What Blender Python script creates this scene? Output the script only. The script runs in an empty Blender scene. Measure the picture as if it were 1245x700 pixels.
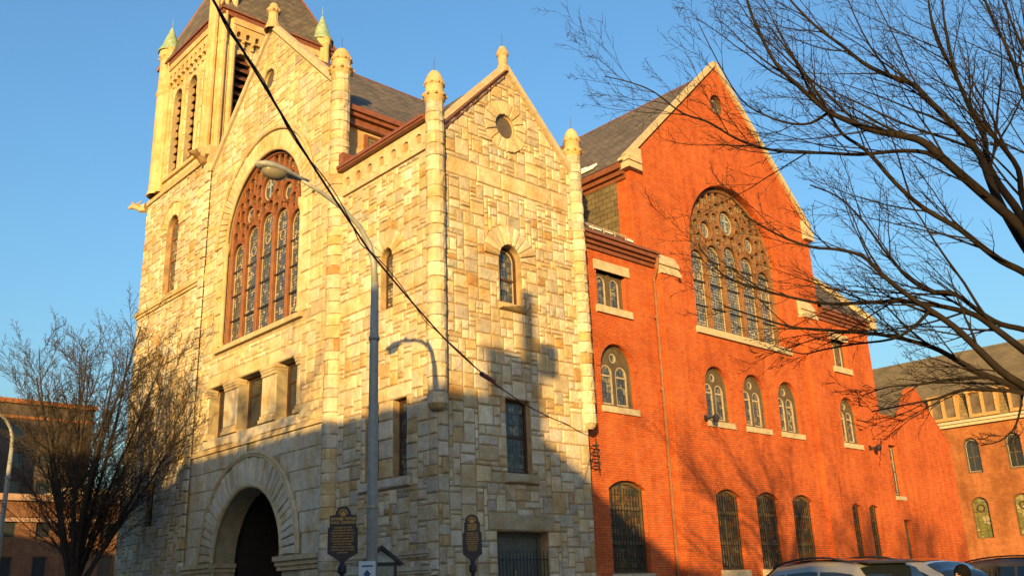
import bpy, bmesh, math, random
from math import sin, cos, pi, radians, hypot, atan2, sqrt
from mathutils import Vector, Matrix
from mathutils.geometry import tessellate_polygon
SC = bpy.context.scene
COL = SC.collection
R0 = random.Random(7)

# ------------------------------------------------------------------ camera maths (measured from the vanishing points)
CAM = Vector((-14.8202, -18.8775, 1.25))
YAW, PIT, ROL = radians(47.012), radians(18.031), radians(-2.0685)
FPX = 1139.2
fw = Vector((cos(YAW)*cos(PIT), sin(YAW)*cos(PIT), sin(PIT)))
rt0 = Vector((sin(YAW), -cos(YAW), 0)); up0 = rt0.cross(fw)
rt = rt0*cos(ROL) + up0*sin(ROL); up = up0*cos(ROL) - rt0*sin(ROL)
def at(px, py, dist):
    """world point seen in that direction, at a horizontal distance in metres from where the photographer stood"""
    d = rt*((px-622.5)/FPX) - up*((py-350)/FPX) + fw
    return CAM + d*(dist/hypot(d.x, d.y))

# ------------------------------------------------------------------ materials
MATS = {}
class NT:
    def __init__(s, name, rough=.8, spec=.3, metal=0.):
        m = bpy.data.materials.new(name); m.use_nodes = True
        s.m = m; s.t = m.node_tree; s.n = s.t.nodes; s.b = s.n['Principled BSDF']
        s.b.inputs['Roughness'].default_value = rough
        s.b.inputs['Specular IOR Level'].default_value = spec
        s.b.inputs['Metallic'].default_value = metal
        MATS[name] = m
    def add(s, typ, **k):
        n = s.n.new(typ)
        for a, b in k.items():
            if a.startswith('i_'):
                n.inputs[a[2:].replace('_', ' ')].default_value = b
            else: setattr(n, a, b)
        return n
    def link(s, a, b): s.t.links.new(a, b)
    def uv(s): return s.add('ShaderNodeUVMap').outputs[0]
    def pos(s):
        return s.add('ShaderNodeTexCoord').outputs['Object']
    def noise(s, vec, scale, detail=4, rough=.55):
        n = s.add('ShaderNodeTexNoise'); n.inputs['Scale'].default_value = scale
        n.inputs['Detail'].default_value = detail; n.inputs['Roughness'].default_value = rough
        s.link(vec, n.inputs['Vector']); return n.outputs['Fac']
    def ramp(s, fac, stops):
        r = s.add('ShaderNodeValToRGB'); e = r.color_ramp.elements
        e[0].position, e[0].color = stops[0][0], (*stops[0][1], 1)
        e[1].position, e[1].color = stops[-1][0], (*stops[-1][1], 1)
        for p, c in stops[1:-1]:
            x = e.new(p); x.color = (*c, 1)
        s.link(fac, r.inputs[0]); return r.outputs[0]
    def mix(s, a, b, fac, mode='MULTIPLY'):
        m = s.add('ShaderNodeMix', data_type='RGBA', blend_type=mode)
        for k, v in (('A', a), ('B', b)):
            i = [q for q in m.inputs if q.name == k and q.type == 'RGBA'][0]
            if isinstance(v, tuple): i.default_value = (*v, 1)
            else: s.link(v, i)
        f = [q for q in m.inputs if q.name == 'Factor' and q.type == 'VALUE'][0]
        if isinstance(fac, (int, float)): f.default_value = fac
        else: s.link(fac, f)
        return [q for q in m.outputs if q.type == 'RGBA'][0]
    def col(s, c):
        if isinstance(c, tuple): s.b.inputs['Base Color'].default_value = (*c, 1)
        else: s.link(c, s.b.inputs['Base Color'])
    def bump(s, h, dist=.02, strength=.6, prev=None):
        b = s.add('ShaderNodeBump'); b.inputs['Distance'].default_value = dist
        b.inputs['Strength'].default_value = strength
        s.link(h, b.inputs['Height'])
        if prev: s.link(prev, b.inputs['Normal'])
        s.link(b.outputs[0], s.b.inputs['Normal']); return b.outputs[0]

def plain(name, c, rough=.7, spec=.3, metal=0., var=.25, scale=6., bump=.0):
    t = NT(name, rough, spec, metal)
    n = t.noise(t.pos(), scale, 5)
    g = t.ramp(n, [(.3, (1-var,)*3), (.7, (1+var*.4,)*3)])
    t.col(t.mix(c, g, 1.))
    if bump: t.bump(t.noise(t.pos(), scale*4, 5), bump, .7)
    return t.m

def mat_stone(name, bump=.03, var=.22):
    t = NT(name, .92, .15)
    vc = t.add('ShaderNodeVertexColor'); vc.layer_name = 'col'
    p = t.pos()
    n1 = t.ramp(t.noise(p, 3.2, 6, .65), [(.3, (1-var, 1-var*1.05, 1-var*1.2)), (.62, (1.08, 1.05, 1.))])
    n2 = t.ramp(t.noise(p, 19, 5, .7), [(.3, (.82, .80, .76)), (.66, (1.08, 1.08, 1.08))])
    n3 = t.ramp(t.noise(p, .45, 3, .5), [(.35, (.86, .82, .76)), (.65, (1.05, 1.05, 1.05))])
    st = t.ramp(t.noise(p, 1.35, 6, .72), [(.46, (1, 1, 1)), (.64, (.90, .72, .46))])
    mp = t.add('ShaderNodeMapping'); mp.inputs['Scale'].default_value = (1.6, 1.6, .35); t.link(p, mp.inputs[0])
    st2 = t.ramp(t.noise(mp.outputs[0], 1.2, 5, .6), [(.52, (1, 1, 1)), (.70, (.70, .66, .58))])
    c = t.mix(vc.outputs[0], n1, 1.); c = t.mix(c, n2, 1.); c = t.mix(c, n3, 1.); c = t.mix(c, st, .85); c = t.mix(c, st2, .45)
    t.col(c)
    b = t.bump(t.noise(p, 9, 6, .7), bump*1.6, .8)
    t.bump(t.noise(p, 42, 5, .7), bump*.35, .7, b)
    return t.m

def mat_brick(name, c1, c2, mortar, bw=.215, bh=.075, dirt=.3):
    t = NT(name, .9, .12)
    uv = t.uv(); p = t.pos()
    b = t.add('ShaderNodeTexBrick'); t.link(uv, b.inputs['Vector'])
    b.inputs['Scale'].default_value = 1.; b.inputs['Brick Width'].default_value = bw
    b.inputs['Row Height'].default_value = bh; b.inputs['Mortar Size'].default_value = .012
    b.inputs['Mortar Smooth'].default_value = .2
    b.inputs['Color1'].default_value = (*c1, 1); b.inputs['Color2'].default_value = (*c2, 1)
    b.inputs['Mortar'].default_value = (*mortar, 1); b.inputs['Bias'].default_value = -.1
    n1 = t.ramp(t.noise(p, .5, 6, .65), [(.34, (1-dirt, 1-dirt*1.05, 1-dirt*1.1)), (.62, (1.08, 1.1, 1.12))])
    n2 = t.ramp(t.noise(p, 3.7, 5, .65), [(.3, (.86, .84, .82)), (.68, (1.09, 1.09, 1.09))])
    mp = t.add('ShaderNodeMapping'); mp.inputs['Scale'].default_value = (3., 3., .22); t.link(p, mp.inputs[0])
    n3 = t.ramp(t.noise(mp.outputs[0], 1.1, 4), [(.35, (.86, .84, .82)), (.6, (1.03, 1.03, 1.03))])
    c = t.mix(b.outputs['Color'], n1, 1.); c = t.mix(c, n2, 1.); c = t.mix(c, n3, 1.)
    t.col(c)
    inv = t.add('ShaderNodeMath', operation='SUBTRACT'); inv.inputs[0].default_value = 1.; t.link(b.outputs['Fac'], inv.inputs[1])
    q = t.bump(inv.outputs[0], .012, .7)
    t.bump(t.noise(p, 30, 4), .012, .5, q)
    return t.m

def mat_slate(name, c1, c2, w=.32, h=.2):
    t = NT(name, .75, .3)
    uv = t.uv(); p = t.pos()
    b = t.add('ShaderNodeTexBrick'); t.link(uv, b.inputs['Vector'])
    b.inputs['Scale'].default_value = 1.; b.inputs['Brick Width'].default_value = w
    b.inputs['Row Height'].default_value = h; b.inputs['Mortar Size'].default_value = .009
    b.inputs['Color1'].default_value = (*c1, 1); b.inputs['Color2'].default_value = (*c2, 1)
    b.inputs['Mortar'].default_value = (.03, .028, .025, 1)
    n1 = t.ramp(t.noise(p, .8, 5), [(.3, (.75, .75, .72)), (.7, (1.15, 1.12, 1.05))])
    t.col(t.mix(b.outputs['Color'], n1, 1.))
    inv = t.add('ShaderNodeMath', operation='SUBTRACT'); inv.inputs[0].default_value = 1.; t.link(b.outputs['Fac'], inv.inputs[1])
    t.bump(inv.outputs[0], .02, .7)
    return t.m

def mat_glass(name, stops, scale=9., lead=.05, rough=.22, w=.16, h=.11, dark=(.015, .014, .012)):
    """leaded, coloured panes with lead cames between them"""
    t = NT(name, rough, .6)
    uv = t.uv()
    v = t.add('ShaderNodeTexVoronoi', voronoi_dimensions='2D'); v.inputs['Scale'].default_value = scale; t.link(uv, v.inputs['Vector'])
    ve = t.add('ShaderNodeTexVoronoi', voronoi_dimensions='2D', feature='DISTANCE_TO_EDGE'); ve.inputs['Scale'].default_value = scale; t.link(uv, ve.inputs['Vector'])
    sep = t.add('ShaderNodeSeparateColor'); t.link(v.outputs['Color'], sep.inputs[0])
    big = t.noise(uv, 1.1, 2)
    add = t.add('ShaderNodeMath', operation='ADD'); t.link(sep.outputs[0], add.inputs[0]); t.link(big, add.inputs[1])
    hal = t.add('ShaderNodeMath', operation='MULTIPLY'); t.link(add.outputs[0], hal.inputs[0]); hal.inputs[1].default_value = .62
    c = t.ramp(hal.outputs[0], stops)
    e = t.ramp(ve.outputs['Distance'], [(lead*.6, (0, 0, 0)), (lead, (1, 1, 1))])
    c = t.mix(dark, c, e, 'MIX')
    b = t.add('ShaderNodeTexBrick', offset=0.); t.link(uv, b.inputs['Vector'])
    b.inputs['Scale'].default_value = 1.; b.inputs['Brick Width'].default_value = w; b.inputs['Row Height'].default_value = h
    b.inputs['Mortar Size'].default_value = .011
    c = t.mix(c, dark, b.outputs['Fac'], 'MIX')
    t.col(c)
    t.bump(t.noise(uv, 7, 3), .01, .35)
    return t.m

M_stone = mat_stone('rock_faced_stone')
M_smooth = mat_stone('dressed_stone', .012, .2)
M_mortar = plain('stone_mortar', (.39, .28, .155), .95, .1, var=.4, scale=3, bump=.01)
M_mortar2 = plain('dressed_mortar', (.36, .29, .18), .95, .1, var=.3, scale=3)
M_brick = mat_brick('red_brick', (.66, .132, .030), (.48, .088, .025), (.27, .10, .045), dirt=.22)
M_brickf = mat_brick('orange_brick', (.45, .155, .048), (.34, .105, .035), (.27, .14, .07), dirt=.35)
M_brickm = mat_brick('shaded_orange_brick', (.25, .11, .055), (.19, .08, .045), (.18, .11, .07))  # brown tone stands in for shade on the low orange terrace
M_brickd = mat_brick('shaded_brown_brick', (.10, .075, .06), (.08, .06, .05), (.12, .10, .085))  # brown brick, darkened to carry the shade over the apartment block
M_brickr = mat_brick('row_house_brick', (.42, .22, .14), (.36, .17, .11), (.40, .34, .28))
M_slate = mat_slate('roof_slate', (.17, .14, .105), (.095, .08, .066), .3, .18)
M_slatew = mat_slate('hung_slate', (.17, .135, .075), (.12, .095, .055), .36, .2)
M_copper = plain('brown_metal_gutter', (.20, .070, .030), .45, .5, var=.3)
M_sand = plain('pale_sandstone', (.49, .40, .265), .9, .15, var=.25, scale=5, bump=.008)
M_terra = plain('red_brown_tracery', (.21, .078, .032), .65, .3, var=.3, scale=4, bump=.006)
M_tan = plain('tan_tracery', (.20, .095, .040), .7, .3, var=.35, scale=4, bump=.006)
M_frame = plain('olive_window_frame', (.105, .078, .045), .6, .3, var=.3)
M_wood = plain('dark_brown_wood', (.075, .035, .02), .6, .3, var=.3)
M_lead = plain('pale_lead_beading', (.40, .34, .25), .6, .3, var=.3, scale=14)
M_copgreen = plain('green_copper', (.26, .36, .24), .7, .2, var=.35, scale=5)
M_iron = plain('black_iron', (.02, .02, .022), .5, .4)
M_ghost = plain('painted_interior_shade', (.035, .030, .026), .9, .1)  # near-black colour stands in for the shade inside porch and belfry
M_doorg = plain('grey_door_paint', (.10, .11, .095), .6, .3, var=.25)
M_cross = plain('blue_white_glass', (.30, .36, .38), .4, .4, var=.4, scale=9)
M_snow = plain('old_snow', (.8, .8, .82), .8, .2, var=.1)
M_louv = plain('louver_boards', (.13, .055, .035), .7, .2, var=.3)
M_glass1 = mat_glass('leaded_glass_front', [(.0, (.04, .05, .05)), (.3, (.09, .10, .07)), (.5, (.11, .10, .07)), (.62, (.05, .08, .13)), (.75, (.20, .18, .12)), (.9, (.42, .38, .26)), (1., (.25, .12, .05))], 8.)
M_glass2 = mat_glass('leaded_glass_side', [(.0, (.05, .06, .06)), (.25, (.13, .13, .10)), (.45, (.28, .26, .20)), (.6, (.05, .09, .17)), (.74, (.38, .34, .24)), (.88, (.16, .12, .05)), (1., (.5, .45, .33))], 9.)
M_glass3 = mat_glass('leaded_glass_small', [(.0, (.03, .04, .05)), (.35, (.05, .06, .07)), (.6, (.07, .08, .10)), (.8, (.16, .15, .11)), (1., (.3, .26, .16))], 6., w=.14, h=.3)
M_glass4 = mat_glass('leaded_glass_low', [(.0, (.02, .03, .02)), (.3, (.05, .07, .04)), (.5, (.04, .03, .03)), (.66, (.20, .11, .02)), (.8, (.12, .04, .02)), (1., (.20, .20, .14))], 5., w=.075, h=.31)
M_glass5 = mat_glass('yellow_green_glass', [(.0, (.08, .08, .03)), (.4, (.18, .16, .05)), (.6, (.12, .13, .04)), (.8, (.28, .24, .12)), (1., (.38, .34, .22))], 3.5, lead=.03, w=.5, h=.6)
M_dullglass = plain('dull_brown_glass', (.10, .075, .045), .4, .5, var=.2)
M_plain_glass = plain('dark_plain_glass', (.03, .035, .04), .08, .6, var=.1)

# ------------------------------------------------------------------ mesh builder
class MB:
    def __init__(s): s.v = []; s.f = []; s.c = []
    def vert(s, p): s.v.append((p[0], p[1], p[2])); return len(s.v)-1
    def face(s, idx, c=(1, 1, 1)): s.f.append(tuple(idx)); s.c.append(c)
    def poly(s, pts, c=(1, 1, 1)):
        s.face([s.vert(p) for p in pts], c)
    def box(s, a, b, c=(1, 1, 1)):
        x0, y0, z0 = a; x1, y1, z1 = b
        i = [s.vert(p) for p in ((x0,y0,z0),(x1,y0,z0),(x1,y1,z0),(x0,y1,z0),(x0,y0,z1),(x1,y0,z1),(x1,y1,z1),(x0,y1,z1))]
        for q in ((0,3,2,1),(4,5,6,7),(0,1,5,4),(1,2,6,5),(2,3,7,6),(3,0,4,7)): s.face([i[k] for k in q], c)
    def obox(s, o, ax, ay, az, c=(1, 1, 1)):
        o, ax, ay, az = map(Vector, (o, ax, ay, az)); i = []
        for dz in (0, 1):
            for dx, dy in ((0,0),(1,0),(1,1),(0,1)): i.append(s.vert(o+ax*dx+ay*dy+az*dz))
        for q in ((0,3,2,1),(4,5,6,7),(0,1,5,4),(1,2,6,5),(2,3,7,6),(3,0,4,7)): s.face([i[k] for k in q], c)
    def slab(s, fr, outer, holes, d0, d1, c=(1, 1, 1), back=True):
        """polygon with holes in a wall frame, from depth d0 to d1 (outwards positive)"""
        polys = [outer]+list(holes)
        tris = tessellate_polygon([[Vector((p[0], p[1], 0)) for p in q] for q in polys])
        flat = [p for q in polys for p in q]
        A = [s.vert(fr(p[0], p[1], d1)) for p in flat]
        for t in tris: s.face([A[k] for k in t], c)
        if d0 == d1: return
        B = [s.vert(fr(p[0], p[1], d0)) for p in flat]
        if back:
            for t in tris: s.face([B[k] for k in reversed(t)], c)
        k = 0
        for q in polys:
            n = len(q)
            for i in range(n):
                j = (i+1) % n
                s.face([A[k+i], A[k+j], B[k+j], B[k+i]], c)
            k += n
    def reveal(s, fr, hole, d0, d1, c=(1, 1, 1)):
        A = [s.vert(fr(p[0], p[1], d0)) for p in hole]; B = [s.vert(fr(p[0], p[1], d1)) for p in hole]
        n = len(hole)
        for i in range(n): s.face([A[i], A[(i+1) % n], B[(i+1) % n], B[i]], c)
    def tube(s, pts, rad, n=6, c=(1, 1, 1), cap=True, closed=False):
        pts = [Vector(p) for p in pts]
        if not hasattr(rad, '__len__'): rad = [rad]*len(pts)
        rings = []; m = len(pts)
        prev = None
        for i, p in enumerate(pts):
            if closed: t = pts[(i+1) % m]-pts[i-1]
            else: t = pts[min(i+1, m-1)]-pts[max(i-1, 0)]
            if t.length < 1e-9: t = Vector((0, 0, 1))
            t.normalize()
            if prev is None:
                a = t.cross(Vector((0, 0, 1)))
                if a.length < .1: a = t.cross(Vector((1, 0, 0)))
            else:
                a = prev - t*prev.dot(t)
                if a.length < 1e-6: a = t.cross(Vector((1, 0, 0)))
            a.normalize(); prev = a; b = t.cross(a)
            rings.append([s.vert(p+(a*cos(2*pi*k/n)+b*sin(2*pi*k/n))*rad[i]) for k in range(n)])
        rr = list(zip(rings, rings[1:]))
        if closed: rr.append((rings[-1], rings[0]))
        for A, B in rr:
            for k in range(n): s.face([A[k], A[(k+1) % n], B[(k+1) % n], B[k]], c)
        if cap and not closed:
            s.face(rings[0][::-1], c); s.face(rings[-1], c)
    def lathe(s, cx, cy, prof, n=16, c=(1, 1, 1), jit=0., rnd=None, z=0):
        rings = []
        for r, h in prof:
            if r < 1e-4: rings.append([s.vert((cx, cy, h+z))]); continue
            rings.append([s.vert((cx+(r+(rnd.uniform(-jit, jit) if rnd else 0))*cos(2*pi*k/n), cy+(r+(rnd.uniform(-jit, jit) if rnd else 0))*sin(2*pi*k/n), h+z)) for k in range(n)])
        for A, B in zip(rings, rings[1:]):
            for k in range(n):
                q = []
                q += [A[k % len(A)]]
                if len(A) > 1: q += [A[(k+1) % n]]
                if len(B) > 1: q += [B[(k+1) % n]]
                q += [B[k % len(B)]]
                s.face(q, c)
    def ball(s, p, r, n=8, c=(1, 1, 1), sz=1.):
        prof = [(0 if i in (0, n//2) else r*sin(pi*i/(n//2)), -r*sz*cos(pi*i/(n//2))) for i in range(n//2+1)]
        s.lathe(p[0], p[1], prof, n, c, z=p[2])
    def build(s, name, mat, parent=None, smooth=False, fixn=True, label=None):
        me = bpy.data.meshes.new(name); me.from_pydata(s.v, [], s.f)
        ca = me.color_attributes.new('col', 'FLOAT_COLOR', 'CORNER')
        data = []
        for f, c in zip(me.polygons, s.c): data += [c[0], c[1], c[2], 1.]*f.loop_total
        ca.data.foreach_set('color', data)
        me.materials.append(mat)
        if fixn:
            bm = bmesh.new(); bm.from_mesh(me)
            bmesh.ops.recalc_face_normals(bm, faces=bm.faces); bm.to_mesh(me); bm.free()
        uvl = me.uv_layers.new(name='UVMap'); uvs = [0.]*(2*len(me.loops)); vs = me.vertices
        for f in me.polygons:
            n = f.normal
            if abs(n.z) > .995: t = Vector((1, 0, 0)); b = Vector((0, 1, 0))
            else:
                t = Vector((-n.y, n.x, 0)).normalized(); b = n.cross(t)
                if b.z < 0: b = -b; 
            for li in range(f.loop_start, f.loop_start+f.loop_total):
                co = vs[me.loops[li].vertex_index].co
                uvs[2*li] = co.dot(t); uvs[2*li+1] = co.dot(b)
        uvl.data.foreach_set('uv', uvs)
        if smooth: me.shade_smooth()
        me.update()
        o = bpy.data.objects.new(name, me); COL.objects.link(o)
        if parent: o.parent = parent
        if label: o['label'] = label
        return o
def tag(o, label=None, cat=None, group=None, kind=None):
    for k, v in (('label', label), ('category', cat), ('group', group), ('kind', kind)):
        if v: o[k] = v
    return o
def empty(name, loc, label, cat, group=None, rz=0.):
    o = bpy.data.objects.new(name, None); COL.objects.link(o); o.location = loc; o.rotation_euler.z = rz
    o.empty_display_size = .3
    return tag(o, label, cat, group)
def copy_tree(o, parent=None):
    c = o.copy(); COL.objects.link(c)
    if parent: c.parent = parent
    for ch in [q for q in bpy.data.objects if q.parent == o]: copy_tree(ch, c)
    return c

def F_front(x0): return lambda u, v, d: Vector((x0-d, u, v))      # faces -X, u runs along +Y
def F_side(y0): return lambda u, v, d: Vector((u, y0-d, v))       # faces -Y, u runs along +X

def rect(u0, u1, v0, v1): return [(u0, v0), (u1, v0), (u1, v1), (u0, v1)]
def arch(uc, hw, v0, vs, n=16, r=None):
    pts = [(uc-hw, v0), (uc+hw, v0)]
    return pts + [(uc+hw*cos(pi*i/n), vs+hw*sin(pi*i/n)) for i in range(n+1)]
def segarch(uc, hw, v0, vs, rise, n=8):
    R = (hw*hw+rise*rise)/(2*rise); a0 = math.asin(hw/R); cv = vs+rise-R
    return [(uc-hw, v0), (uc+hw, v0)] + [(uc+R*sin(a0-2*a0*i/n), cv+R*cos(a0-2*a0*i/n)) for i in range(n+1)]
def circ(uc, vc, r, n=20, a0=0.): return [(uc+r*cos(a0+2*pi*i/n), vc+r*sin(a0+2*pi*i/n)) for i in range(n)]
def clean(p):
    o = []
    for q in p:
        if not o or hypot(q[0]-o[-1][0], q[1]-o[-1][1]) > 1e-4: o.append(q)
    if hypot(o[0][0]-o[-1][0], o[0][1]-o[-1][1]) < 1e-4: o.pop()
    return o
def offset(poly, d):
    """move every edge of a counter-clockwise polygon inwards by d"""
    poly = clean(poly); n = len(poly); out = []
    for i in range(n):
        a, b, c = poly[i-1], poly[i], poly[(i+1) % n]
        e1 = Vector((b[0]-a[0], b[1]-a[1])).normalized(); e2 = Vector((c[0]-b[0], c[1]-b[1])).normalized()
        n1 = Vector((-e1.y, e1.x)); n2 = Vector((-e2.y, e2.x)); m = n1+n2
        k = max(m.dot(n1), .3)
        out.append((b[0]+m.x*d/k, b[1]+m.y*d/k))
    return out
def clip(poly, a, b, c):
    """keep a*u+b*v<=c"""
    o = []
    for i in range(len(poly)):
        p, q = poly[i], poly[(i+1) % len(poly)]
        fp = a*p[0]+b*p[1]-c; fq = a*q[0]+b*q[1]-c
        if fp <= 0: o.append(p)
        if fp*fq < 0:
            t = fp/(fp-fq); o.append((p[0]+(q[0]-p[0])*t, p[1]+(q[1]-p[1])*t))
    return o

PAL = [((.58, .535, .445), 9), ((.54, .475, .36), 7), ((.52, .50, .455), 7), ((.64, .60, .51), 5), ((.52, .41, .25), 3), ((.46, .445, .405), 2), ((.60, .52, .375), 5), ((.48, .33, .17), .8)]
PALW = [p[1] for p in PAL]
def tone(r, pal=None):
    c = r.choices(PAL, PALW)[0][0]; k = r.uniform(.86, 1.12)
    return (c[0]*k, c[1]*k, c[2]*k*r.uniform(.93, 1.06))
def stone(mb, fr, poly, r, depth=.045, gap=.014, inset=.03, rough=1., c=None, d0=0.):
    poly = clean(poly)
    if len(poly) < 3: return
    A = offset(poly, gap); cx = sum(p[0] for p in A)/len(A); cy = sum(p[1] for p in A)/len(A)
    mn = min(hypot(p[0]-cx, p[1]-cy) for p in A)
    if mn < .02: return
    ins = min(inset, mn*.35)
    B = offset(poly, gap+ins*.25); D = offset(poly, gap+ins)
    dp = depth*r.uniform(.7, 1.25); c = c or tone(r)
    ia = [mb.vert(fr(p[0], p[1], d0-.005)) for p in A]
    ib = [mb.vert(fr(p[0], p[1], d0+dp*.55)) for p in B]
    idd = [mb.vert(fr(p[0], p[1], d0+dp*(1+r.uniform(-.35, .3)*rough))) for p in D]
    ic = mb.vert(fr(cx+r.uniform(-.25, .25)*mn, cy+r.uniform(-.25, .25)*mn, d0+dp*(1.0+r.uniform(-.1, .65)*rough)))
    n = len(A)
    for i in range(n):
        j = (i+1) % n
        mb.face([ia[i], ia[j], ib[j], ib[i]], c); mb.face([ib[i], ib[j], idd[j], idd[i]], c)
        mb.face([idd[i], idd[j], ic], c)
SZ = [((3,3),8),((2,2),4),((3,2),3),((4,3),4),((4,2),1.5),((2,1),2.5),((1,1),1),((1,2),.6),((2,3),1.2),((3,1),3.5),((4,4),1.2),((4,1),1)]
def lines(a, b, fixed, m):
    fx = sorted(set([a, b]+[f for f in fixed if a < f < b])); o = [a]
    for p, q in zip(fx, fx[1:]):
        k = max(1, round((q-p)/m))
        o += [p+(q-p)*i/k for i in range(1, k+1)]
    return o
def ashlar(mb, fr, u0, u1, v0, v1, blocked, clips, r, m=.16, fu=(), fv=(), sizes=SZ, depth=.045, rough=1., gap=.014, pal=None, jit=0.):
    U = lines(u0, u1, fu, m); V = lines(v0, v1, fv, m)
    nu, nv = len(U)-1, len(V)-1
    used = [[blocked((U[i]+U[i+1])/2, (V[j]+V[j+1])/2) for i in range(nu)] for j in range(nv)]
    W = [q[1] for q in sizes]
    for j in range(nv):
        for i in range(nu):
            if used[j][i]: continue
            w, h = r.choices(sizes, W)[0][0]
            ww = 0
            while ww < w and i+ww < nu and not used[j][i+ww]: ww += 1
            hh = 1
            while hh < h and j+hh < nv and all(not used[j+hh][i+k] for k in range(ww)): hh += 1
            if i+ww < nu and not used[j][i+ww] and (i+ww+1 >= nu or used[j][i+ww+1]): ww += 1; 
            while hh > 1 and not all(not used[j+k][i+ww-1] for k in range(hh)): hh -= 1
            for a in range(hh):
                for b in range(ww): used[j+a][i+b] = True
            p = rect(U[i], U[i+ww], V[j], V[j+hh])
            if jit: p = [(a+r.uniform(-jit, jit), b+r.uniform(-jit, jit)) for a, b in p]
            for cl in clips:
                p = clip(p, *cl)
                if len(p) < 3: break
            if len(p) >= 3: stone(mb, fr, p, r, depth, gap, rough=rough, c=pal(r) if pal else None)
def courses(mb, fr, u0, u1, rows, wr, blocked, clips, r, depth=.03, rough=.3, gap=.008, pal=None, trim=()):
    """even courses of dressed blocks; rows = list of z values; cut against round openings by dropping and clipping"""
    for a, b in zip(rows, rows[1:]):
        u = u0
        while u < u1-.01:
            w = r.uniform(*wr); w = min(w, u1-u)
            if u1-(u+w) < wr[0]*.6: w = u1-u
            # split in slices against what is blocked
            k = max(1, int(w/.08)); s0 = None
            for i in range(k+1):
                q = u+w*(i+.5)/k
                bl = i == k or blocked(q, (a+b)/2)
                if not bl and s0 is None: s0 = i
                if bl and s0 is not None:
                    if i-s0 > 1 or k < 3:
                        p = rect(u+w*s0/k, u+w*i/k, a, b)
                        for cl in clips:
                            p = clip(p, *cl)
                            if len(p) < 3: break
                        if len(p) >= 3: stone(mb, fr, p, r, depth, gap, rough=rough, c=pal(r) if pal else None)
                    s0 = None
            u += w
def vouss(mb, fr, uc, vc, r0, r1, n, r, a0=0., a1=pi, depth=.07, gap=.007, rough=.35, split=False, d0=0., pal=None):
    for i in range(n):
        t0 = a0+(a1-a0)*i/n; t1 = a0+(a1-a0)*(i+1)/n; tm = (t0+t1)/2
        p = [(uc+r0*cos(t0), vc+r0*sin(t0)), (uc+r1*cos(t0), vc+r1*sin(t0)), (uc+r1*cos(tm), vc+r1*sin(tm)), (uc+r1*cos(t1), vc+r1*sin(t1)), (uc+r0*cos(t1), vc+r0*sin(t1))]
        stone(mb, fr, p, r, depth, gap, .02, rough, d0=d0, c=pal(r) if pal else None)
def arcpts(fr, uc, vc, r, d, a0=0., a1=pi, n=24): return [fr(uc+r*cos(a0+(a1-a0)*i/n), vc+r*sin(a0+(a1-a0)*i/n), d) for i in range(n+1)]
def smoothpal(r):
    k = r.uniform(.9, 1.08); return (.56*k, .53*k, .45*k*r.uniform(.95, 1.05))
def goldpal(r):
    k = r.uniform(.88, 1.1); return (.60*k, .52*k, .375*k*r.uniform(.88, 1.08))

def shaft(mb, cx, cy, rad, z0, z1, r, n=14, hmin=.26, hmax=.46, base=True, jit=.018):
    z = z0
    while z < z1-.02:
        h = r.uniform(hmin, hmax)
        if z1-(z+h) < hmin*.7: h = z1-z
        k = r.randint(0, n-1); ca, cb = tone(r), tone(r)
        rr = rad*r.uniform(.97, 1.035)
        prof = [(rr-.03, z), (rr, z+.018), (rr*r.uniform(1., 1.02), z+h*.5), (rr, z+h-.018), (rr-.03, z+h)]
        rings = [[mb.vert((cx+(q+r.uniform(-jit, jit))*cos(2*pi*i/n), cy+(q+r.uniform(-jit, jit))*sin(2*pi*i/n), zz)) for i in range(n)] for q, zz in prof]
        for A, B in zip(rings, rings[1:]):
            for i in range(n):
                mb.face([A[i], A[(i+1) % n], B[(i+1) % n], B[i]], ca if ((i-k) % n) < n//2 else cb)
        z += h
def turret_cap(mb, cx, cy, rad, z, r, c=(.52, .42, .26)):
    """carved collar with knobs, drum and domed cap"""
    mb.lathe(cx, cy, [(rad*.98, z-.05), (rad*1.02, z), (rad*1.28, z+.16), (rad*1.3, z+.24), (rad*1.02, z+.28), (rad*1.0, z+.5), (rad*1.14, z+.56), (rad*1.14, z+.62), (rad*.98, z+.72), (rad*.80, z+.86), (rad*.5, z+.98), (rad*.22, z+1.03), (0, z+1.04)], 18, c)
    for k in range(9):
        a = 2*pi*k/9
        mb.ball((cx+rad*1.27*cos(a), cy+rad*1.27*sin(a), z+.17), rad*.21, 6, (c[0]*.8, c[1]*.72, c[2]*.62))
        mb.ball((cx+rad*1.08*cos(a+.3), cy+rad*1.08*sin(a+.3), z+.56), rad*.15, 6, (c[0]*.85, c[1]*.78, c[2]*.68))

# ================================================================== THE CHURCH
church = empty('church', (0, 0, 0), 'large stone church with square tower, gables and long red brick side wing on the corner', 'church')
def P(mb, name, mat, smooth=False, label=None, parent=church, fixn=True): return mb.build(name, mat, parent, smooth, fixn, label)
GZ = -.15

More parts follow.
